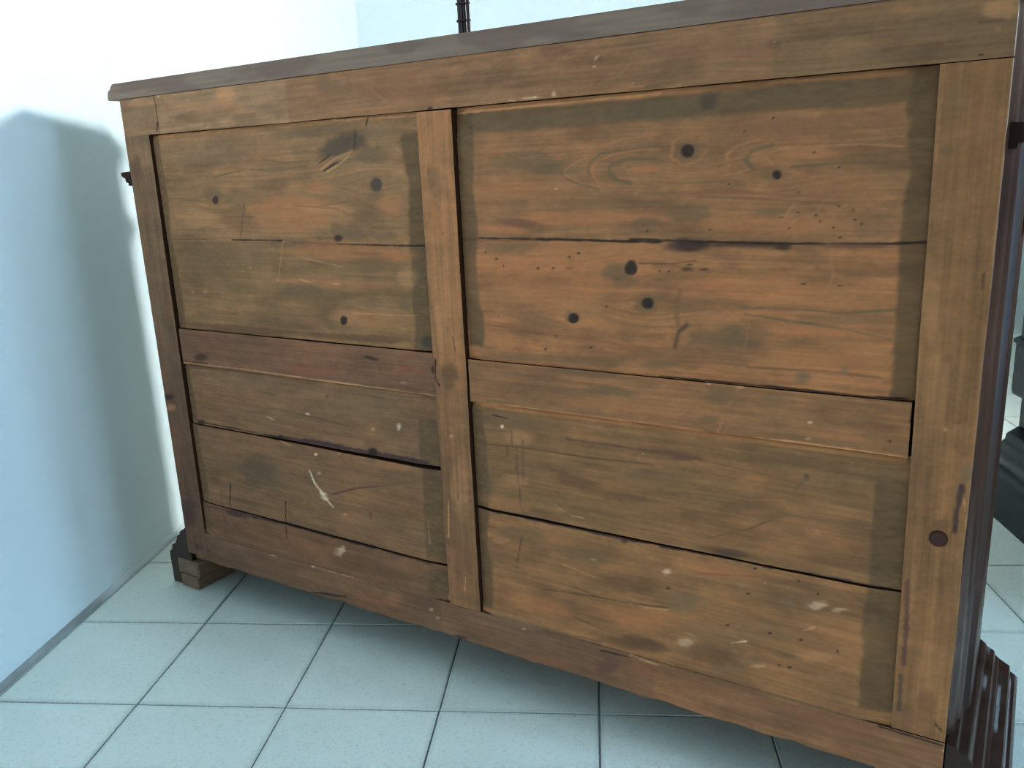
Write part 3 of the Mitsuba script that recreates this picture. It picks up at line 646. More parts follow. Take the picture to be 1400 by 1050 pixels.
 ('E',(1.3283,0.2992),[54.0,11.06,51.4,-109.95],(186,192,178),0.55,0.6),
 ('E',(1.3573,0.3017),[69.88,3.96,48.79,-185.92],(186,192,178),0.45,0.6),
 ('E',(1.2923,0.2985),[97.24,3.14,20.39,-79.99],(98,90,76),0.6,0.6),
 ('S',[(1.3151,0.2594),(1.3267,0.2679)],0.002,(150,138,112),0.7),
 ('E',(1.2126,0.1694),[33.46,0.69,31.73,-102.44],(98,90,76),0.6,0.6),
 ('E',(1.25,0.1958),[47.81,10.97,79.15,-145.77],(98,90,76),0.5,0.6),
 ('E',(1.2552,0.1863),[78.01,2.36,92.2,-300.24],(150,138,112),0.6,0.6),
 ('E',(1.2311,0.2305),[10.66,0.29,9.63,-34.1],(98,90,76),0.25,0.6),
 ('E',(1.1782,0.1817),[20.38,-4.04,1.24,-51.01],(74,60,48),0.4,0.6),
 ('E',(1.1995,0.3232),[15.94,-2.19,3.16,-76.77],(142,104,74),0.5,0.6),
 ('S',[(1.1662,0.31),(1.251,0.3247)],0.0021,(112,76,60),0.5),
 ('E',(1.0809,0.2116),[18.3,-0.08,11.58,-42.78],(142,104,74),0.45,0.6),
 ('E',(1.342,0.2583),[13.85,-0.97,3.08,-26.05],(136,106,78),0.35,0.6),
 ('E',(1.3288,0.223),[37.58,1.45,28.91,-95.04],(160,132,100),0.35,0.6),
 ('E',(1.0807,0.1724),[20.09,-4.51,2.87,-102.68],(74,60,48),0.6,0.6),
 ('E',(1.2591,0.3169),[353.87,13.11,91.74,-366.97],(186,192,178),0.7,0.6),
 ('E',(0.2995,1.0258),[20.46,-34.2,-23.82,-34.81],(160,132,100),0.6,0.6),
 ('E',(0.2553,1.0115),[7.47,-1.48,-5.3,-75.28],(136,106,78),0.3,0.6),
 ('E',(0.5417,1.027),[29.78,-4.2,-5.15,-63.38],(88,79,63),0.5,0.6),
 ('E',(0.6797,1.0117),[10.19,-1.04,-3.62,-44.07],(108,82,66),0.35,0.6),
 ('E',(0.5799,1.0199),[23.07,-2.98,-5.21,-63.84],(98,90,76),0.3,0.6),
 ('S',[(0.6329,1.0117),(0.6668,0.9862)],0.0026,(136,106,78),0.35),
 ('S',[(0.5961,1.0186),(0.6041,0.9946)],0.0023,(136,106,78),0.35),
 ('E',(0.9229,0.9765),[30.68,1.23,-1.23,-400.05],(186,192,178),0.55,0.6),
 ('E',(0.9255,0.9774),[131.18,-5.05,-30.27,-383.45],(186,192,178),0.75,0.6),
 ('E',(0.9545,0.9789),[155.83,-5.37,-13.43,-171.95],(186,192,178),0.55,0.6),
 ('E',(0.8864,0.975),[94.89,-4.52,-36.15,-474.47],(186,192,178),0.4,0.6),
 ('E',(0.8606,0.9916),[74.83,-4.35,-9.57,-115.72],(136,106,78),0.3,0.6),
 ('S',[(1.0666,0.9799),(1.0866,0.9773)],0.002,(136,106,78),0.5),
 ('E',(1.0711,0.9834),[312.5,0.0,-32.89,-526.32],(150,138,112),0.5,0.6),
 ('E',(1.0185,1.0177),[63.61,80.2,182.52,-204.65],(186,192,178),0.5,0.6),
 ('E',(1.0164,1.0082),[263.16,0.0,-31.58,-400.0],(186,192,178),0.6,0.6),
 ('S',[(0.8919,1.0554),(0.9534,1.052)],0.0017,(98,90,76),0.4),
 ('E',(1.25,1.0137),[146.73,60.2,56.43,-233.26],(186,192,178),0.75,0.6),
 ('E',(1.2487,1.0081),[371.4,9.29,-27.86,-250.7],(186,192,178),0.6,0.6),
 ('E',(1.2486,1.011),[92.95,3.24,-12.97,-116.73],(74,60,48),0.5,0.6),
 ('E',(1.3843,1.0335),[77.65,5.9,-15.73,-127.78],(136,106,78),0.4,0.6),
 ('E',(1.4786,1.0192),[48.39,4.35,-12.58,-101.13],(160,132,100),0.5,0.6),
 ('S',[(1.4606,1.0102),(1.4817,1.0102)],0.0016,(74,60,48),0.6),
 ('E',(1.4778,1.0024),[438.47,28.29,-42.43,-325.32],(136,106,78),0.6,0.6),
 ('E',(1.3581,0.9899),[93.99,5.22,-19.15,-186.25],(98,90,76),0.4,0.6),
 ('E',(1.4645,0.9779),[420.17,42.02,-42.02,-504.2],(36,29,27),0.7,0.6),
 ('E',(1.4439,1.0083),[16.38,1.27,-9.02,-78.22],(98,90,76),0.3,0.6),
 ('E',(1.2055,1.0068),[8.4,0.14,-8.61,-84.89],(108,82,66),0.3,0.6),
 ('S',[(0.1055,0.9941),(0.1007,0.9802)],0.0028,(36,29,27),0.7),
 ('S',[(0.1184,1.0351),(0.1062,1.0034)],0.0018,(98,90,76),0.5),
 ('E',(0.1202,1.0395),[218.45,-56.63,-24.27,-364.08],(186,192,178),0.8,0.6),
 ('E',(0.1035,1.0083),[161.29,-40.32,-23.04,-351.38],(186,192,178),0.6,0.6),
 ('E',(0.0661,1.032),[18.29,-4.52,-7.86,-105.58],(160,132,100),0.35,0.6),
 ('E',(0.0699,1.0152),[18.35,-4.64,-3.55,-52.87],(98,90,76),0.4,0.6),
 ('E',(0.245,0.9778),[179.64,-39.92,-19.96,-365.93],(186,192,178),0.8,0.6),
 ('S',[(0.5397,0.9704),(0.7157,0.9676)],0.0024,(160,132,100),0.5),
 ('E',(0.7435,0.9751),[171.34,-15.58,-20.77,-301.14],(36,29,27),0.7,0.6),
 ('E',(0.6246,0.867),[75.49,-8.69,-2.67,-88.19],(60,58,54),0.95,0.2),
 ('E',(0.2359,0.8495),[118.48,-23.7,-3.16,-132.7],(36,29,27),0.8,0.2),
 ('E',(0.5256,0.6408),[121.42,-15.57,7.78,-129.2],(36,29,27),0.95,0.2),
 ('E',(1.1438,0.8957),[109.95,1.29,-5.17,-117.71],(36,29,27),0.9,0.25),
 ('E',(1.2572,0.8624),[175.65,6.16,-6.16,-175.65],(36,29,27),0.95,0.2),
 ('E',(1.3105,0.8066),[625.0,48.08,-0.0,-769.23],(36,29,27),0.8,0.2),
 ('E',(1.2746,0.7985),[625.0,0.0,-0.0,-714.29],(36,29,27),0.8,0.2),
 ('E',(1.3317,0.8246),[666.67,51.28,-0.0,-769.23],(36,29,27),0.8,0.2),
 ('E',(1.3491,0.8091),[666.67,51.28,-0.0,-769.23],(36,29,27),0.8,0.2),
 ('E',(1.3336,0.7873),[625.0,44.64,-0.0,-714.29],(36,29,27),0.8,0.2),
 ('E',(1.3472,0.8197),[625.0,48.08,-0.0,-769.23],(36,29,27),0.8,0.2),
 ('E',(1.2834,0.8171),[625.0,0.0,-0.0,-769.23],(36,29,27),0.8,0.2),
 ('E',(1.2645,0.8118),[625.0,0.0,-0.0,-714.29],(36,29,27),0.8,0.2),
 ('E',(1.3003,0.8865),[666.67,0.0,-51.28,-769.23],(36,29,27),0.8,0.2),
 ('E',(1.3049,0.8142),[625.0,0.0,-0.0,-769.23],(36,29,27),0.8,0.2),
 ('E',(1.2851,0.8414),[625.0,0.0,-0.0,-769.23],(36,29,27),0.8,0.2),
 ('E',(1.198,0.8531),[555.56,39.68,-0.0,-714.29],(36,29,27),0.8,0.2),
 ('E',(1.2494,0.9292),[628.02,48.31,-48.31,-772.95],(36,29,27),0.8,0.2),
 ('E',(1.3281,0.8692),[625.0,48.08,-0.0,-769.23],(36,29,27),0.8,0.2),
 ('E',(1.2166,0.9153),[590.91,45.45,-45.45,-772.73],(36,29,27),0.8,0.2),
 ('E',(1.1753,0.7964),[526.32,37.59,-0.0,-714.29],(36,29,27),0.8,0.2),
 ('E',(1.0887,0.7948),[500.0,0.0,-0.0,-666.67],(36,29,27),0.8,0.2),
 ('E',(1.357,0.8038),[666.67,0.0,-0.0,-769.23],(36,29,27),0.8,0.2),
 ('E',(1.3265,0.7993),[625.0,48.08,-0.0,-769.23],(36,29,27),0.8,0.2),
 ('E',(1.0648,0.7447),[102.06,-1.02,2.04,-100.02],(36,29,27),0.9,0.3),
 ('E',(1.089,0.6976),[113.64,0.0,5.75,-126.58],(36,29,27),0.95,0.2),
 ('E',(0.9744,0.6703),[108.85,-2.79,6.98,-128.38],(36,29,27),0.95,0.2),
 ('E',(0.985,0.7638),[454.55,0.0,28.41,-625.0],(36,29,27),0.7,0.2),
 ('E',(0.97,0.7582),[476.19,0.0,-0.0,-588.24],(36,29,27),0.7,0.2),
 ('E',(0.9181,0.741),[434.78,0.0,25.58,-588.24],(36,29,27),0.7,0.2),
 ('E',(0.8587,0.743),[417.69,-24.57,24.57,-589.68],(36,29,27),0.7,0.2),
 ('E',(0.8277,0.7626),[416.67,-46.3,-0.0,-555.56],(36,29,27),0.7,0.2),
 ('E',(0.9432,0.7417),[454.55,-26.74,-0.0,-588.24],(36,29,27),0.7,0.2),
 ('E',(1.027,0.6899),[501.47,-29.5,29.5,-589.97],(36,29,27),0.7,0.2),
 ('E',(1.0008,0.6292),[477.53,-28.09,28.09,-589.89],(36,29,27),0.7,0.2),
 ('E',(0.926,0.621),[436.89,-24.27,48.54,-558.25],(36,29,27),0.7,0.2),
 ('E',(0.9451,0.6425),[434.78,0.0,51.15,-588.24],(36,29,27),0.7,0.2),
 ('E',(0.8465,0.753),[416.67,-23.15,-0.0,-555.56],(36,29,27),0.7,0.2),
 ('E',(1.1196,0.7416),[524.48,34.97,34.97,-664.34],(36,29,27),0.7,0.2),
 ('E',(1.1067,0.7417),[526.32,0.0,35.09,-666.67],(36,29,27),0.7,0.2),
 ('E',(1.3046,0.3307),[411.52,20.58,123.46,-493.83],(36,29,27),0.75,0.2),
 ('E',(1.2375,0.2958),[379.75,18.08,126.58,-470.16],(36,29,27),0.75,0.2),
 ('E',(1.2694,0.2431),[394.74,18.8,131.58,-469.92],(36,29,27),0.75,0.2),
 ('E',(1.2977,0.1975),[410.16,19.53,156.25,-468.75],(36,29,27),0.75,0.2),
 ('E',(1.3112,0.2443),[410.96,19.57,136.99,-469.67],(36,29,27),0.75,0.2),
 ('E',(1.2836,0.1968),[394.0,18.76,150.09,-469.04],(36,29,27),0.75,0.2),
 ('E',(1.1193,0.2749),[344.83,0.0,104.95,-434.78],(36,29,27),0.75,0.2),
 ('E',(1.2095,0.2391),[384.62,0.0,139.86,-454.55],(36,29,27),0.75,0.2),
 ('E',(1.246,0.3357),[400.0,0.0,114.29,-476.19],(36,29,27),0.75,0.2),
 ('E',(1.3304,0.3184),[429.18,21.46,128.76,-493.56],(36,29,27),0.75,0.2),
 ('E',(1.359,0.2408),[428.57,20.41,142.86,-469.39],(36,29,27),0.75,0.2),
]
MARKS_V = [
 ('E',(0.7545,0.3706),[46.88,-3.39,2.99,-17.46],(160,132,100),0.35,0.6),
 ('S',[(0.7233,0.5898),(0.7207,0.5586),(0.7277,0.5459)],0.0035,(36,29,27),0.8),
 ('E',(0.7477,0.5634),[47.98,-3.76,3.58,-37.59],(74,60,48),0.65,0.6),
 ('S',[(0.7529,0.4586),(0.7504,0.3509)],0.0028,(92,72,54),0.5),
 ('S',[(0.731,0.3475),(0.7256,0.2785)],0.0015,(160,132,100),0.6),
 ('S',[(0.7567,0.211),(0.7532,0.1851)],0.0025,(160,132,100),0.6),
 ('E',(0.7452,0.2432),[36.56,-2.64,4.96,-22.24],(108,82,66),0.4,0.6),
 ('E',(0.7452,0.4621),[187.15,-15.17,35.41,-273.14],(150,138,112),0.6,0.6),
 ('E',(0.7578,0.9425),[35.67,-3.03,-2.2,-38.42],(136,106,78),0.3,0.6),
 ('E',(0.7464,0.868),[34.88,-2.91,-1.22,-43.76],(88,79,63),0.3,0.6),
 ('E',(0.7495,0.8095),[54.03,-4.29,-0.16,-29.4],(142,104,74),0.4,0.6),
 ('E',(0.7344,0.8828),[188.11,-15.17,-6.07,-160.8],(92,72,54),0.5,0.6),
 ('S',[(0.7172,0.8394),(0.7162,0.7666)],0.0017,(160,132,100),0.3),
 ('E',(0.7547,0.7915),[418.06,-33.44,16.72,-401.34],(112,76,60),0.8,0.6),
 ('S',[(0.7604,0.6288),(0.7639,0.6079)],0.0022,(92,72,54),0.7),
 ('E',(0.7392,0.6527),[65.24,-5.22,0.98,-16.74],(160,132,100),0.3,0.6),
 ('E',(1.445,0.9348),[70.39,5.94,-5.03,-65.36],(98,90,76),0.35,0.6),
 ('E',(1.4401,0.8826),[110.25,8.27,-5.51,-125.41],(88,79,63),0.6,0.6),
 ('E',(1.4727,0.9004),[48.08,4.08,-1.48,-25.83],(108,82,66),0.3,0.6),
 ('E',(1.4852,0.9355),[418.68,48.31,-16.1,-386.47],(92,72,54),0.6,0.6),
 ('S',[(1.4865,0.7489),(1.4867,0.7316)],0.002,(74,60,48),0.8),
 ('E',(1.4581,0.6506),[143.82,12.69,12.69,-145.94],(92,72,54),0.6,0.6),
 ('E',(1.4358,0.7146),[93.13,6.91,0.96,-20.55],(160,132,100),0.25,0.6),
 ('E',(1.449,0.6107),[61.63,4.56,1.65,-15.63],(160,132,100),0.25,0.6),
 ('E',(1.4633,0.5663),[451.39,34.72,23.15,-254.63],(150,138,112),0.6,0.6),
 ('E',(1.4755,0.5771),[198.51,12.41,37.22,-310.17],(92,72,54),0.6,0.6),
 ('E',(1.4844,0.5392),[215.63,13.48,40.43,-309.97],(92,72,54),0.6,0.6),
 ('E',(1.4759,0.5472),[317.78,29.79,49.65,-307.85],(92,72,54),0.5,0.6),
 ('E',(1.4891,0.5166),[112.79,-23.88,-18.11,-69.16],(98,90,76),0.7,0.6),
 ('S',[(1.4856,0.4996),(1.4828,0.4608),(1.4824,0.4413)],0.0056,(54,44,47),0.7),
 ('E',(1.4626,0.5662),[703.12,78.13,52.08,-364.58],(150,138,112),0.6,0.6),
 ('E',(1.4697,0.4485),[99.34,8.28,27.59,-136.59],(74,60,48),0.4,0.6),
 ('S',[(1.4889,0.4835),(1.4964,0.4393)],0.0019,(160,132,100),0.4),
 ('S',[(1.4363,0.3635),(1.4394,0.3014),(1.4398,0.2476)],0.0056,(78,60,58),0.75),
 ('S',[(1.4376,0.2304),(1.4387,0.1806)],0.0048,(60,58,54),0.6),
 ('E',(1.4696,0.2566),[52.58,3.86,5.64,-18.42],(160,132,100),0.25,0.6),
 ('E',(1.4692,0.2021),[76.81,5.69,17.48,-51.62],(92,72,54),0.5,0.6),
 ('E',(1.458,0.176),[57.16,3.76,25.03,-71.35],(108,82,66),0.5,0.6),
 ('S',[(1.4891,0.1675),(1.4822,0.1734)],0.0016,(36,29,27),0.5),
 ('E',(0.0165,0.4265),[58.78,-13.62,15.05,-125.44],(160,132,100),0.5,0.6),
 ('E',(0.0086,0.4485),[48.62,-11.27,13.64,-125.11],(36,29,27),0.7,0.6),
 ('E',(0.017,0.6644),[39.94,-9.61,0.67,-15.38],(98,90,76),0.3,0.6),
 ('E',(0.0135,0.3567),[38.97,-8.82,2.36,-16.93],(108,82,66),0.3,0.6),
 ('E',(0.0201,0.1904),[29.05,-6.33,4.39,-23.18],(54,44,47),0.6,0.6),
 ('S',[(0.0747,0.5548),(0.0764,0.544)],0.0056,(36,29,27),0.9),
 ('E',(0.0339,0.9355),[24.8,-6.26,-1.44,-33.77],(160,132,100),0.2,0.6),
 ('E',(0.0208,0.9163),[46.94,-11.91,-1.91,-50.28],(74,60,48),0.4,0.6),
]


def ns(u, v, fu, fv, seed=0, oct=3):
    return meshkit.fbm(np.stack([u * fu, v * fv, np.full_like(u, seed * 7.31)], -1), oct, seed)


def sst(a, b, x):
    t = np.clip((x - a) / (b - a), 0, 1); return t * t * (3 - 2 * t)


REGIONS_H = [  # u0, u1, v0, v1, colour, strength
    (-1, 3, -1, 3, (112, 92, 70)),
    (-1, 3, 0.9735, 2, (112, 93, 73)), (-1, 0.45, 0.9735, 2, (120, 106, 86)), (-1, 0.112, 0.9735, 2, (112, 99, 80)), (1.25, 3, 0.9735, 2, (102, 89, 70)),
    (0.07, 0.72, 0.7725, 0.9735, (114, 98, 75)), (0.07, 0.72, 0.5985, 0.7725, (108, 93, 70)), (0.07, 0.72, 0.526, 0.5985, (96, 77, 64)),
    (0.05, 0.72, 0.399, 0.526, (102, 86, 68)), (0.05, 0.72, 0.222, 0.399, (100, 84, 66)), (0.05, 0.72, 0.151, 0.222, (92, 75, 60)),
    (0.78, 1.43, 0.782, 0.9735, (117, 94, 70)), (0.78, 1.43, 0.594, 0.782, (130, 100, 72)), (0.78, 1.43, 0.5255, 0.594, (112, 90, 67)),
    (0.78, 1.44, 0.342, 0.5255, (104, 87, 64)), (0.78, 1.44, 0.151, 0.342, (116, 94, 68)),
    (.095, .72, .9655, .9735, (130, 109, 81)), (.80, 1.16, .9645, .9735, (134, 107, 78)), (1.16, 1.42, .968, .9735, (116, 94, 68)),
    (.80, 1.425, .5165, .5262, (134, 106, 75)), (.30, .715, .5195, .5265, (124, 105, 80)),
    (-1, 0.7, -1, 0.151, (86, 73, 62)), (0.7, 1.1, -1, 0.151, (92, 77, 64)), (1.1, 3, -1, 0.151, (108, 87, 68))]
KNOTS = [(0.6255, .8668, .016), (0.2334, .8506, .008), (.5245, .6393, .008), (1.1682, .9524, .014), (1.1432, .896, .011), (1.2571, .8618, .009), (1.0634, .7448, .012), (1.0878, .6976, .011), (.9736, .6699, .010)]
MARGINS = [  # thinned edges of the panels, left rough: u0, u1, v0, v1
    (1.401, 1.44, .594, .972), (.78, .814, .615, .965), (.80, 1.42, .936, .964), (.683, .73, .60, .945), (.672, .73, .16, .482), (1.389, 1.45, .165, .492), (.775, .806, .16, .51), (.06, .097, .60, .965), (.05, .092, .155, .52)]
WGAIN = np.array([2.35, 1.45, 1.08])


def paint(u, v, marks, uprt):
    shp = u.shape
    u, v = u.ravel(), v.ravel()
    w1, w2 = ns(u, v, 30, 90, 1) - 0.5, ns(u, v, 90, 200, 2) - 0.5
    c = np.zeros((len(u), 3))
    if uprt:
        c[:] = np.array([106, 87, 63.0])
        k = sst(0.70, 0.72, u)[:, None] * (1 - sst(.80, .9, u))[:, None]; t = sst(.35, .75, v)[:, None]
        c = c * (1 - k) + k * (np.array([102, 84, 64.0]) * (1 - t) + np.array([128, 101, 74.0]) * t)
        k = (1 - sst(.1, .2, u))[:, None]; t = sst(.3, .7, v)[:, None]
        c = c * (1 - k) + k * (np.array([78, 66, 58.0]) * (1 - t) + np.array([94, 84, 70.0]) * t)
    else:
        for a, b, lo, hi, col in REGIONS_H:
            k = (sst(a - .004, a + .004, u) * (1 - sst(b - .004, b + .004, u)) * sst(lo - .001, lo + .001, v) * (1 - sst(hi - .001, hi + .001, v)))[:, None]
            c = c * (1 - k) + k * np.array(col, float)
    # soft blotches of age
    bl = ns(u, v, 7, 16, 5, 4) if not uprt else ns(u, v, 16, 6, 5, 4)
    b2 = ns(u, v, 10, 40, 6, 4) if not uprt else ns(u, v, 50, 8, 6, 4)
    k = sst(.50, .68, bl)[:, None] * .24; c = c * (1 - k) + k * np.array([136, 104, 74.0])
    k = sst(.50, .70, 1 - bl)[:, None] * .24; c = c * (1 - k) + k * np.array([86, 78, 61.0])
    k = sst(.52, .72, b2)[:, None] * .40; c = c * (1 - k) + k * np.array([82, 68, 54.0])
    # grain, bent round the knots
    U, V = u.copy(), v.copy()
    for ku, kv, r in KNOTS:
        g = np.exp(-((u - ku) / (5 * r)) ** 2 - ((v - kv) / (3.5 * r)) ** 2)
        V = V + np.sign(v - kv) * -g * r * 1.3
    g3, g4 = ns(u, v, 160, 330, 21, 3), ns(u, v, 34, 60, 22, 4)
    if uprt: g1, g2 = ns(U + 0.002 * w1, V, 190, 5, 8, 3), ns(U, V, 520, 14, 9, 2)
    else: g1, g2 = ns(U, V + 0.008 * (ns(u, v, 6, 6, 3) - .5), 5, 170, 8, 3), ns(U, V, 14, 480, 9, 2)
    c = c * (1 + 0.25 * (g1 - .5) + 0.20 * (g2 - .5) + .20 * (g3 - .5) + .22 * (g4 - .5))[:, None]
    if not uprt:   # the panels' thinned edges
        for a, b, lo, hi in MARGINS:
            wl = ns(u, v, 14, 14, 23, 3) - .5; a2, b2_ = a + .006 * w1 + .022 * wl, b + .006 * w1 + .022 * wl
            k = (sst(a2 - .003, a2 + .003, u) * (1 - sst(b2_ - .003, b2_ + .003, u)) * sst(lo - .004, lo + .004, v + .01 * w1) * (1 - sst(hi - .003, hi + .003, v + .008 * w1)))
            k = np.clip(k * (.80 + .6 * w2), 0, 1)[:, None]
            c = c * (1 - k) + k * (np.array([77, 69, 53.0]) * (1 + .65 * w2 + .35 * w1)[:, None])
    for mk in marks:
        if mk[0] == 'E':
            _, (cu, cv), M, col, a, rag = mk
            rag = 1.3 if col[2] > 140 else rag
            ru, rv = 2.2 * abs(np.linalg.inv(np.array(M).reshape(2, 2))).sum(1)
            i = np.nonzero((abs(u - cu) < ru) & (abs(v - cv) < rv))[0]
            if not len(i): continue
            x, y = u[i] - cu, v[i] - cv
            q = (M[0] * x + M[1] * y) ** 2 + (M[2] * x + M[3] * y) ** 2
            q = np.sqrt(q) + rag * (1.3 * w1[i] + .8 * w2[i])
            hi = .85 if col[2] > 140 else 1.15
            k = a * (1 - sst(.45 if hi > 1 else .2, hi, q)) if rag > .3 else a * (1 - sst(.75, 1.15, q))
            if rag > .3: k = k * (1 + .5 * (g1[i] - .5))
        else:
            _, pts, w, col, a = mk; a = min(.95, a * 1.2)
            pt = np.array(pts)
            R = 3 * w + .004
            i = np.nonzero((u > pt[:, 0].min() - R) & (u < pt[:, 0].max() + R) & (v > pt[:, 1].min() - R) & (v < pt[:, 1].max() + R))[0]
            if not len(i): continue
            d = np.full(len(i), 9.0)
            for s in range(len(pt) - 1):
                A, B = pt[s], pt[s + 1]; D = B - A
                t = np.clip(((u[i] - A[0]) * D[0] + (v[i] - A[1]) * D[1]) / (D @ D), 0, 1)
                d = np.minimum(d, np.hypot(u[i] - A[0] - t * D[0], v[i] - A[1] - t * D[1]))
            W_ = max(w * .62, .0016)
            k = a * (1 - sst(.35, 1.25, (d + .0022 * w1[i] * (w > .0015)) / (W_ * (1 + 1.9 * w2[i])))) * (1 - .5 * np.clip(w1[i] * 2, -.3, 1))
        k = np.clip(k, 0, 1)[:, None]
        c[i] = c[i] * (1 - k) + k * np.array(col, float) * (1 + .25 * w2[i])[:, None]
    # worm holes and fine specks
    sp = ns(u, v, 260, 260, 12, 1); den = sst(.45, .7, ns(u, v, 5, 9, 13, 2))
    k = (sst(.93, .96, sp) * den * .6)[:, None]; c = c * (1 - k) + k * np.array([50, 38, 32.0])
    return np.clip(lin(np.clip(c, 1, 255)) * WGAIN, 0.004, 0.9).reshape(*shp, 3)


def board(u0, u1, vb, vt, depth, back, uprt=False, du=.0026, dv=.0013, dark_sides=(58, 44, 34)):
    """A plank: a fine front face following depth(u, v), edges vb(u) and vt(u), side walls and back. Returns mesh (cabinet coordinates) and vertex colours."""
    if uprt: du, dv = .0014, .0026
    f = lambda x: x if callable(x) else (lambda u: np.full_like(u, x))
    vb, vt, u0, u1 = f(vb), f(vt), f(u0), f(u1)
    h = float(np.mean(vt(np.array([.5])) - vb(np.array([.5])))); 
    nv = max(3, int(abs(h) / dv) + 1)
    s, t = None, np.linspace(0, 1, nv)
    wid = float(u1(np.array([.5]))[0] - u0(np.array([.5]))[0]); nu = max(3, int(wid / du) + 1)
    s = np.linspace(0, 1, nu)
    if uprt:     # left and right edges are curves of v, ends are straight
        vv = vb(s[:1]) + (vt(s[:1]) - vb(s[:1])) * t
        lo, hi = u0(vv), u1(vv)
        Ug = lo[:, None] + (hi - lo)[:, None] * s[None]; Vg = np.repeat(vv[:, None], nu, 1)
    else:
        uu = u0(s[:1]) + (u1(s[:1]) - u0(s[:1])) * s
        lo, hi = vb(uu), vt(uu)
        Ug = np.repeat(uu[None], nv, 0); Vg = lo[None] + (hi - lo)[None] * t[:, None]
    Dg = depth(Ug, Vg)
    e = np.minimum(np.minimum(Ug - Ug[:, :1], Ug[:, -1:] - Ug), np.minimum(Vg - Vg[:1], Vg[-1:] - Vg))
    Dg = Dg + .0006 * (1 - sst(0, .0020, e))
    front = np.stack([Ug, Dg, Vg], -1)
    idx = np.arange(nu * nv).reshape(nv, nu)
    q = np.stack([idx[:-1, :-1], idx[:-1, 1:], idx[1:, 1:], idx[1:, :-1]], -1).reshape(-1, 4)
    col = paint(Ug, Vg, MARKS_V if uprt else MARKS_H, uprt).reshape(-1, 3)
    V, F, C = [front.reshape(-1, 3)], [np.vstack([q[:, [0, 1, 2]], q[:, [0, 2, 3]]])], [col]
    n = nu * nv
    ring = np.concatenate([idx[0, :], idx[1:, -1], idx[-1, -2::-1], idx[-2:0, 0][::1]])
    a = front.reshape(-1, 3)[ring]; b = a.copy(); b[:, 1] = back
    m_ = len(ring); k = np.arange(m_); k2 = (k + 1) % m_
    V += [a, b]; F.append(np.vstack([np.stack([n + k, n + m_ + k, n + m_ + k2], 1), np.stack([n + k, n + m_ + k2, n + k2], 1)]))
    C.append(np.tile(lin(dark_sides) * WGAIN * .55, (2 * m_, 1)))
    n += 2 * m_
    cs = np.array([[Ug[0, 0], back, Vg[0, 0]], [Ug[0, -1], back, Vg[0, -1]], [Ug[-1, -1], back, Vg[-1, -1]], [Ug[-1, 0], back, Vg[-1, 0]]])
    V.append(cs); F.append(np.array([[n, n + 2, n + 1], [n, n + 3, n + 2]])); C.append(np.tile(lin(dark_sides) * WGAIN * .5, (4, 1)))
    return trimesh.Trimesh(np.vstack(V), np.vstack(F), process=False), np.clip(np.vstack(C), .003, .9)


def wood(name, *a, label=None, **k):
    m, c = board(*a, **k)
    return part('wooden_cabinet', name, loc(m), 'mat_raw_wood_upright' if k.get('uprt') else 'mat_raw_wood', smooth=True, color=c, label=label)


def wob(base, amp, f, seed, slope=0.0, u_ref=0.0):
    def g(u):
        u = np.asarray(u, float)
        return base + slope * (u - u_ref) + amp * 2 * (meshkit.fbm(np.stack([u * f, np.full_like(u, seed), np.full_like(u, seed * .7)], -1), 3, seed) - .5)
    return g


def flat(d0, amp=.0005, seed=1):
    return lambda u, v: d0 + amp * 2 * (ns(u, v, 8, 16, seed) - .5) + .00012 * (ns(u, v, 60, 300, seed + 3) - .5)


def panel(d0, sides, seed):
    """Panel face: thinned towards the sides given as (coordinate 'u' or 'v', edge, width, drop)."""
    def g(u, v):
        d = d0 + .0009 * (ns(u, v, 5, 11, seed) - .5) + .0002 * (ns(u, v, 30, 260, seed + 2) - .5)
        for ax, edge, w, drop in sides:
            x = u if ax == 'u' else v
            k = 1 - np.clip(np.abs(x - edge) / w, 0, 1)
            d = d + drop * k + (k > 0) * np.minimum(k * 4, 1) * .0013 * (ns(u, v, 180, 260, seed + 5, 2) - .5)
        return d
    return g


S0, S1 = 0.0705, 0.7815      # inner edges of left stile; right edge of centre stile
tag('wooden_cabinet', 'large wooden sideboard turned to show its unfinished panelled back of worn raw boards', 'cabinet')
wood('top_rail', .1075, L, wob(.9735, .0006, 9, 3), wob(1.0425, .0004, 6, 4), flat(0, .0006, 2), .022)
wood('rail_end_block', 0.0, wob(.1055, .001, 30, 8)(np.array([1.]))[0], wob(.9740, .0006, 20, 5), wob(1.0425, .0003, 6, 6), flat(.0004, .0004, 4), .022)
wood('bottom_rail', .024, L, wob(.0835, .0042, 26, 9), wob(.1495, .0012, 7, 10), flat(0, .0008, 7), .022)
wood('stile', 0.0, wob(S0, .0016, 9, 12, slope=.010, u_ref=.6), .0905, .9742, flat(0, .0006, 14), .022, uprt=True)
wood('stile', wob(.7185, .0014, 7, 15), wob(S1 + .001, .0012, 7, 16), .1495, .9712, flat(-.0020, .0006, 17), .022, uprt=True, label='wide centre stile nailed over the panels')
wood('stile', wob(1.4290, .0014, 6, 18, slope=-.006, u_ref=.6), wob(L, .0012, 12, 19), .1510, .9725, flat(0, .0007, 20), .022, uprt=True)
wood('middle_rail', .0760, .7190, wob(.5262, .0012, 6, 22), wob(.5985, .0012, 5, 23), flat(.0015, .0006, 24), .020)
wood('middle_rail', .7855, 1.4255, wob(.5255, .0016, 6, 25), wob(.5945, .0010, 5, 26), flat(.0005, .0006, 27), .020)
PB = .016
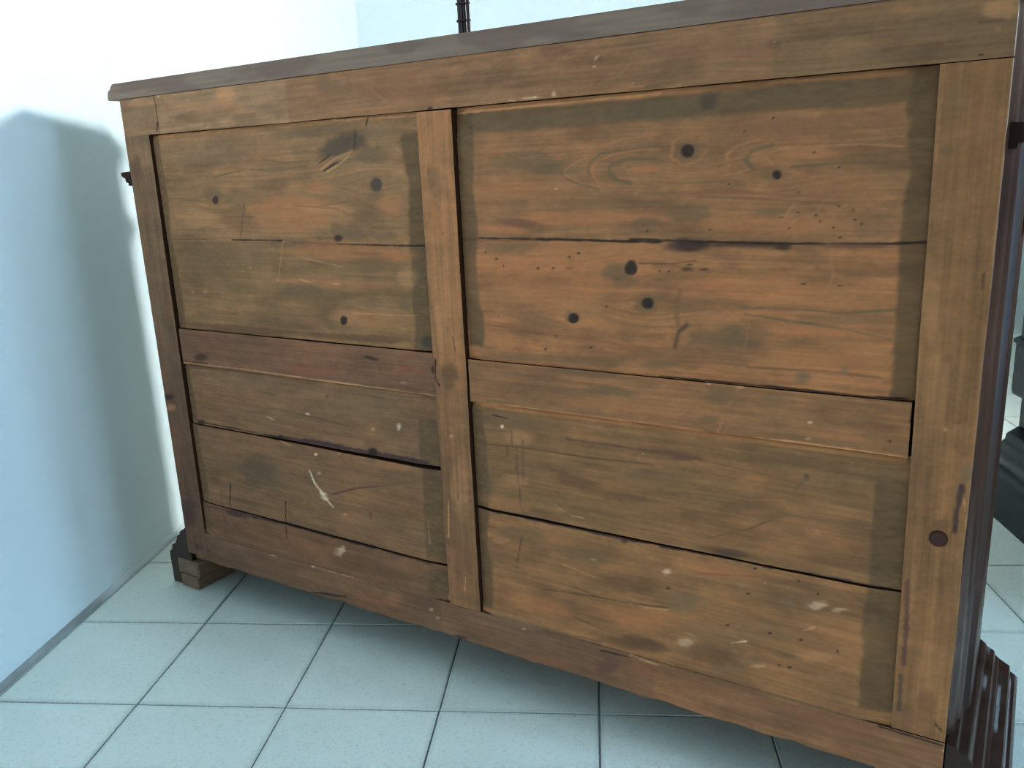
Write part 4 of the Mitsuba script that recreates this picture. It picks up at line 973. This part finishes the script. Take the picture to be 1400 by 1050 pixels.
# upper left panel
wood('panel_board', .0748, .7200, wob(.7713, .0003, 5, 30), .9727, panel(.0040, [('u', .0765, .022, .003), ('u', .72, .045, .006), ('v', .9712, .010, .003)], 31), PB)
wood('panel_board', .0748, .7200, .6000, wob(.7713, .0003, 5, 32), panel(.0044, [('u', .0765, .022, .003), ('u', .72, .038, .006)], 33), PB)
# lower left panel
wood('panel_board', .0722, .7200, wob(.3990, .0006, 8, 34, slope=.0016, u_ref=.1), .5250, panel(.0046, [('u', .073, .022, .003), ('u', .72, .044, .006), ('v', .525, .008, .003)], 35), PB)
wood('panel_board', .0690, .7200, wob(.2240, .0008, 8, 36, slope=-.009, u_ref=.1), wob(.3970, .0007, 8, 37, slope=-.0075, u_ref=.1), panel(.0040, [('u', .07, .022, .003), ('u', .72, .046, .006)], 38), PB)
wood('panel_board', .0650, .7200, .1482, wob(.2215, .0007, 8, 39, slope=-.010, u_ref=.1), panel(.0034, [('u', .066, .022, .003), ('u', .72, .046, .005), ('v', .1482, .024, -.0030)], 40), PB)
# upper right panel
wood('panel_board', .7834, 1.4300, wob(.7805, .0004, 14, 41), .9727, panel(.0040, [('u', .7875, .030, .005), ('u', 1.43, .030, .006), ('v', .9712, .044, .005)], 42), PB)
wood('panel_board', .7834, 1.4290, .5950, wob(.7804, .0004, 14, 41), panel(.0036, [('u', .7875, .026, .005), ('u', 1.429, .030, .006)], 44), PB)
# lower right panel
wood('panel_board', .7834, 1.4340, wob(.3432, .0008, 9, 45, slope=.003, u_ref=.8), .5240, panel(.0044, [('u', .788, .022, .004), ('u', 1.434, .044, .006), ('v', .524, .014, .004)], 46), PB)
wood('panel_board', .7834, 1.4370, .1482, wob(.3392, .0009, 9, 47, slope=.0055, u_ref=.8), panel(.0038, [('u', .787, .020, .004), ('u', 1.437, .044, .006), ('v', .1482, .024, -.0032)], 48), PB)
part('wooden_cabinet', 'gap_shade', loc(bx(.02, L - .02, .0225, .028, .095, 1.042)), 'mat_cavity', label='dark sheet for the shade behind the cracks')  # added dark sheet; its colour stands in for the shade inside
pg = trimesh.creation.cylinder(radius=.0105, height=.012, sections=28); pg.apply_transform(trimesh.transformations.rotation_matrix(math.pi / 2, [1, 0, 0])); pg.apply_translation([1.466, .0044, .4287])
pg2 = trimesh.creation.cylinder(radius=.0085, height=.003, sections=24); pg2.apply_transform(trimesh.transformations.rotation_matrix(math.pi / 2, [1, 0, 0])); pg2.apply_translation([1.466, -.0025, .4287])
part('wooden_cabinet', 'peg', loc(cat(pg, pg2)), 'mat_peg', label='round dark wooden peg')


def rings(path, prof, closed):
    """Loft of a footprint path (u, d), offset outwards by the profile (offset, height). Mitred corners; an open path ends square to its first and last sides."""
    P_ = np.array(path, float); n = len(P_)
    out = []
    for i in range(n):
        a = P_[i] - P_[i - 1] if (closed or i) else None
        b = P_[(i + 1) % n] - P_[i] if (closed or i < n - 1) else None
        nn = [np.array([-x[1], x[0]]) / np.linalg.norm(x) for x in (a, b) if x is not None]
        mvec = sum(nn); mvec = mvec / (mvec @ nn[0])
        out.append(mvec)
    out = np.array(out)
    return np.array([np.column_stack([P_ + out * p, np.full(n, v)]) for p, v in prof])


def loft(path, prof):
    """A solid from the footprint (clockwise seen from above, so that left is outwards): side bands and flat top and bottom."""
    R = rings(path, prof, False); k, n = R.shape[:2]
    V = R.reshape(-1, 3); F = []
    for a in range(k - 1):
        for i in range(n):
            j = (i + 1) % n
            F += [[a * n + i, a * n + j, (a + 1) * n + j], [a * n + i, (a + 1) * n + j, (a + 1) * n + i]]
    for a, flip in ((0, 1), (k - 1, 0)):
        for i in range(1, n - 1):
            t = [a * n, a * n + i, a * n + i + 1]
            F.append(t[::-1] if flip else t)
    m = trimesh.Trimesh(V, F, process=False)
    if m.volume < 0: m.invert()
    return m


def band(path, prof, inner):
    """A moulding that runs along the path: the outer profile and a flat inner side."""
    pr = list(prof) + [(-inner, prof[-1][1]), (-inner, prof[0][1])]
    R = rings(path, pr, False); k, n = R.shape[:2]
    V = R.reshape(-1, 3); F = []
    for a in range(k):
        b = (a + 1) % k
        for i in range(n - 1): F += [[a * n + i, a * n + i + 1, b * n + i + 1], [a * n + i, b * n + i + 1, b * n + i]]
    cap = Polygon([(p, v) for p, v in pr])
    cv, cf = trimesh.creation.triangulate_polygon(cap, engine='earcut')
    where = {(round(p, 6), round(v, 6)): s for s, (p, v) in enumerate(pr)}
    ids = [where[(round(x, 6), round(y, 6))] for x, y in cv]
    for t in cf:
        F.append([ids[t[0]] * n, ids[t[1]] * n, ids[t[2]] * n]); F.append([ids[t[2]] * n + n - 1, ids[t[1]] * n + n - 1, ids[t[0]] * n + n - 1])
    m = trimesh.Trimesh(V, F, process=False); trimesh.repair.fix_normals(m)
    return m


FOOT = [(0, .0005), (0, DS), (CANT, DS + CANT), (L - CANT, DS + CANT), (L, DS), (L, .0005)]
arc = lambda cx, cy, r, a0, a1, n: [(cx + r * math.cos(math.radians(a0 + (a1 - a0) * i / n)), cy + r * math.sin(math.radians(a0 + (a1 - a0) * i / n))) for i in range(n + 1)]
# worktop, its edge a stepped quarter round
prof = [(.031, 1.0432), (.033, 1.0452), (.0328, 1.049)] + arc(.021, 1.0525, .0105, 0, 90, 5) + [(.0205, 1.0665), (.0135, 1.0715), (.012, 1.0726)]
wt = loft([(0, -.001)] + FOOT[1:-1] + [(L, -.001)], prof)
part('wooden_cabinet', 'worktop', loc(wt), 'mat_worktop', smooth=25, label='thick moulded top')
# waist moulding under the top
prof = [(.006, .8816), (.011, .8818), (.0115, .8870), (.018, .8885), (.0195, .8965), (.0265, .8985), (.030, .9020), (.030, .9077), (.004, .9090)]
part('wooden_cabinet', 'waist_moulding', loc(band(FOOT[:-1] + [(L, .030)], prof, .004)), 'mat_varnish', smooth=20, label='dark varnished moulding round the ends')
# plinth moulding on three sides
prof = [(.0775, 0.0), (.0785, .066), (.0775, .0725), (.074, .0775), (.068, .0795), (.067, .088), (.0655, .0930), (.058, .0965), (.0515, .0985), (.050, .106), (.0455, .110), (.043, .118), (.038, .1215), (.033, .123), (.0305, .130), (.026, .135), (.016, .138), (.013, .1430), (.003, .1445)]
part('wooden_cabinet', 'plinth_moulding', loc(band([(0, .007)] + FOOT[1:-1] + [(L, .007)], prof, -.0015)), 'mat_varnish_worn', smooth=30, label='nearly black stepped plinth moulding')
# end boards with upright mouldings, canted front
sp = [(0, 0.0225), (.0002, .026), (.0022, .030), (.0062, .038), (.0078, .046), (.0080, .062), (.0092, .066), (.0112, .070), (.0130, .076), (.0132, .082), (.0120, .088), (.0070, .092), (.0070, .100), (.0120, .106), (.0200, .113), (.0222, .122), (.0226, .285), (.018, .292), (.006, .294), (0, .2995), (-.018, .2995), (-.018, .0225)]
for s in (0, 1):
    poly = Polygon([((L + p) if s else -p, d) for p, d in sp])
    m = trimesh.creation.extrude_polygon(poly, .949, engine='earcut'); m.apply_translation([0, 0, .0935])
    part('wooden_cabinet', 'end_board', loc(m), 'mat_varnish', smooth=28, label='reddish brown varnished end board with upright mouldings')
inner = [(0.0185, DS - .001), (CANT + .004, DS + CANT - .018), (L - CANT - .004, DS + CANT - .018), (L - .0185, DS - .001)]
m = trimesh.creation.extrude_polygon(Polygon([(0, DS)] + FOOT[2:4] + [(L, DS)] + inner[::-1]), .949, engine='earcut'); m.apply_translation([0, 0, .0935])
part('wooden_cabinet', 'front_board', loc(m), 'mat_varnish')
m = trimesh.creation.extrude_polygon(Polygon([(.02, .03), (.02, DS - .002), (CANT + .006, DS + CANT - .02), (L - CANT - .006, DS + CANT - .02), (L - .02, DS - .002), (L - .02, .03)]), .014, engine='earcut'); m.apply_translation([0, 0, .095])
part('wooden_cabinet', 'bottom_board', loc(m), 'mat_block')
# carved corbel below the waist moulding at each end
for s in (0, 1):
    bits = []
    for k in range(4):
        d0 = .128 + k * .036
        pr = [(.020, .766)] + [(.020 + .016 * (t ** 1.5) + .0035 * math.sin(t * 9.4), .770 + .108 * t) for t in np.linspace(0, 1, 14)] + [(.020, .880)]
        poly = Polygon([((L + p) if s else -p, v) for p, v in pr]).buffer(0)
        g = trimesh.creation.extrude_polygon(poly if poly.geom_type == 'Polygon' else max(poly.geoms, key=lambda x: x.area), .026, engine='earcut')
        g.apply_transform(np.array([[1, 0, 0, 0], [0, 0, 1, d0], [0, 1, 0, 0], [0, 0, 0, 1.0]])); g.fix_normals()
        bits.append(g)
    part('wooden_cabinet', 'carved_corbel', loc(cat(*bits)), 'mat_varnish', smooth=35, label='glossy carved corbel under the waist moulding')
# blocks glued inside the plinth's corners
for s in (0, 1):
    f = (lambda a, b: (L - b, L - a)) if s else (lambda a, b: (a, b))
    x0, x1 = f(-.041, .016); y0, y1 = f(-.050, .019)
    b1 = bx(x0, x1, .0005, .100, .0005, .030, .002); b2 = bx(y0, y1, .0030, .070, .030, .0655, .003)
    part('wooden_cabinet', 'corner_block', loc(b1), 'mat_block', label='pale rough corner block'); part('wooden_cabinet', 'corner_block', loc(b2), 'mat_block')

# ---------------------------------------------------------------- slender cane stand on the cabinet top
def lathe(prof, n=20):
    return trimesh.creation.revolve(np.array(prof), sections=n)


su, sd, sz = .688, .185, 1.0726
t = 'cane_stand'
tag(t, 'dark slender stand of ringed cane stems rising from the cabinet top', 'stand')
at = lambda m, x, y, z: loc(m.apply_translation([x, y, z]) if True else m)
part(t, 'base', at(lathe([(0, 0), (.040, 0), (.041, .004), (.038, .008), (.020, .012), (.016, .020), (0, .020)], 32), su, sd, sz), 'mat_cane', smooth=35)


def tube(p0, p1, r, n=14):
    m = trimesh.creation.cylinder(radius=r, segment=[p0, p1], sections=n); return m


for k, (a, r) in enumerate(((0, .0040), (120, .0040), (240, .0040))):
    c, s = math.cos(math.radians(a + 15)), math.sin(math.radians(a + 15))
    part(t, 'stem', loc(tube((su - .004 + .0043 * c, sd + .0043 * s, sz + .018), (su - .004 + .0040 * c, sd + .0040 * s, sz + .42), r)), 'mat_cane', smooth=40)
part(t, 'stem', loc(tube((su + .0092, sd, sz + .018), (su + .0080, sd - .001, sz + .42), .0028)), 'mat_cane', smooth=40, label='thinner stem beside the bundle')
for k in range(15):
    z = sz + .0245 + .0262 * k
    m = lathe([(.0070, -.0016), (.0094, -.0013), (.0100, 0), (.0094, .0013), (.0070, .0016)], 24)
    part(t, 'ring', at(m, su - .004, sd, z), 'mat_cane', smooth=40)
    m = lathe([(.0022, -.0014), (.0038, -.0011), (.0042, 0), (.0038, .0011), (.0022, .0014)], 16)
    part(t, 'ring', at(m, su + .0092 - .00008 * k, sd - .00006 * k, z), 'mat_cane', smooth=40)
part(t, 'cup', at(lathe([(0, 0), (.014, 0), (.024, .012), (.028, .030), (.025, .030), (.02, .014), (0, .008)], 28), su - .002, sd, sz + .42), 'mat_cane', smooth=35)

# ---------------------------------------------------------------- the dark cabinet on a stepped plinth beyond the right end
t = 'dark_cabinet'
tag(t, 'nearly black cabinet on a stepped plinth beyond the raw wood sideboard', 'cabinet')
X0, X1, Y0, Y1, CC = 1.81, 2.42, .22, .97, .13
foot2 = [(X0, Y0), (X0, Y1 - CC), (X0 + CC, Y1), (X1 - CC, Y1), (X1, Y1 - CC), (X1, Y0)]
prof = [(.032, 0), (.032, .108), (.030, .113), (.029, .118), (.024, .122), (.020, .124), (.020, .145), (.018, .152), (.014, .156), (.010, .159), (.010, .178), (.008, .184), (.004, .188), (.002, .202), (-.002, .2062)]


def loft_closed(path, prof):
    R = rings(path, prof, True); k, n = R.shape[:2]
    V = R.reshape(-1, 3); F = []
    for a in range(k - 1):
        for i in range(n):
            j = (i + 1) % n
            F += [[a * n + i, a * n + j, (a + 1) * n + j], [a * n + i, (a + 1) * n + j, (a + 1) * n + i]]
    for a in (0, k - 1):
        for i in range(1, n - 1): F.append([a * n, a * n + i, a * n + i + 1] if a else [a * n, a * n + i + 1, a * n + i])
    m = trimesh.Trimesh(V, F, process=False); trimesh.repair.fix_normals(m); return m


part(t, 'plinth', loft_closed(foot2, prof), 'mat_dark_wood', smooth=30)
for i, (x, y) in enumerate(((X0 + .03, Y0 + .03), (X0 + .040, Y1 - CC - .022), (X1 - .09, Y0 + .03), (X1 - .10, Y1 - CC - .022))):
    part(t, 'foot', bx(x, x + .06, y, y + .06, .2055, .305, .006), 'mat_dark_wood')
part(t, 'lower_rail', loft_closed(foot2, [(-.012, .300), (0, .304), (.002, .318), (.002, .425), (.008, .430), (.008, .438), (0, .442)]), 'mat_dark_wood', smooth=30)
part(t, 'body', loft_closed(foot2, [(-.006, .442), (-.006, .98), (.0, .985)]), 'mat_dark_body', smooth=30)
part(t, 'top', loft_closed(foot2, [(.0, .985), (.022, .99), (.030, 1.0), (.030, 1.018), (.024, 1.025)]), 'mat_dark_wood', smooth=30)
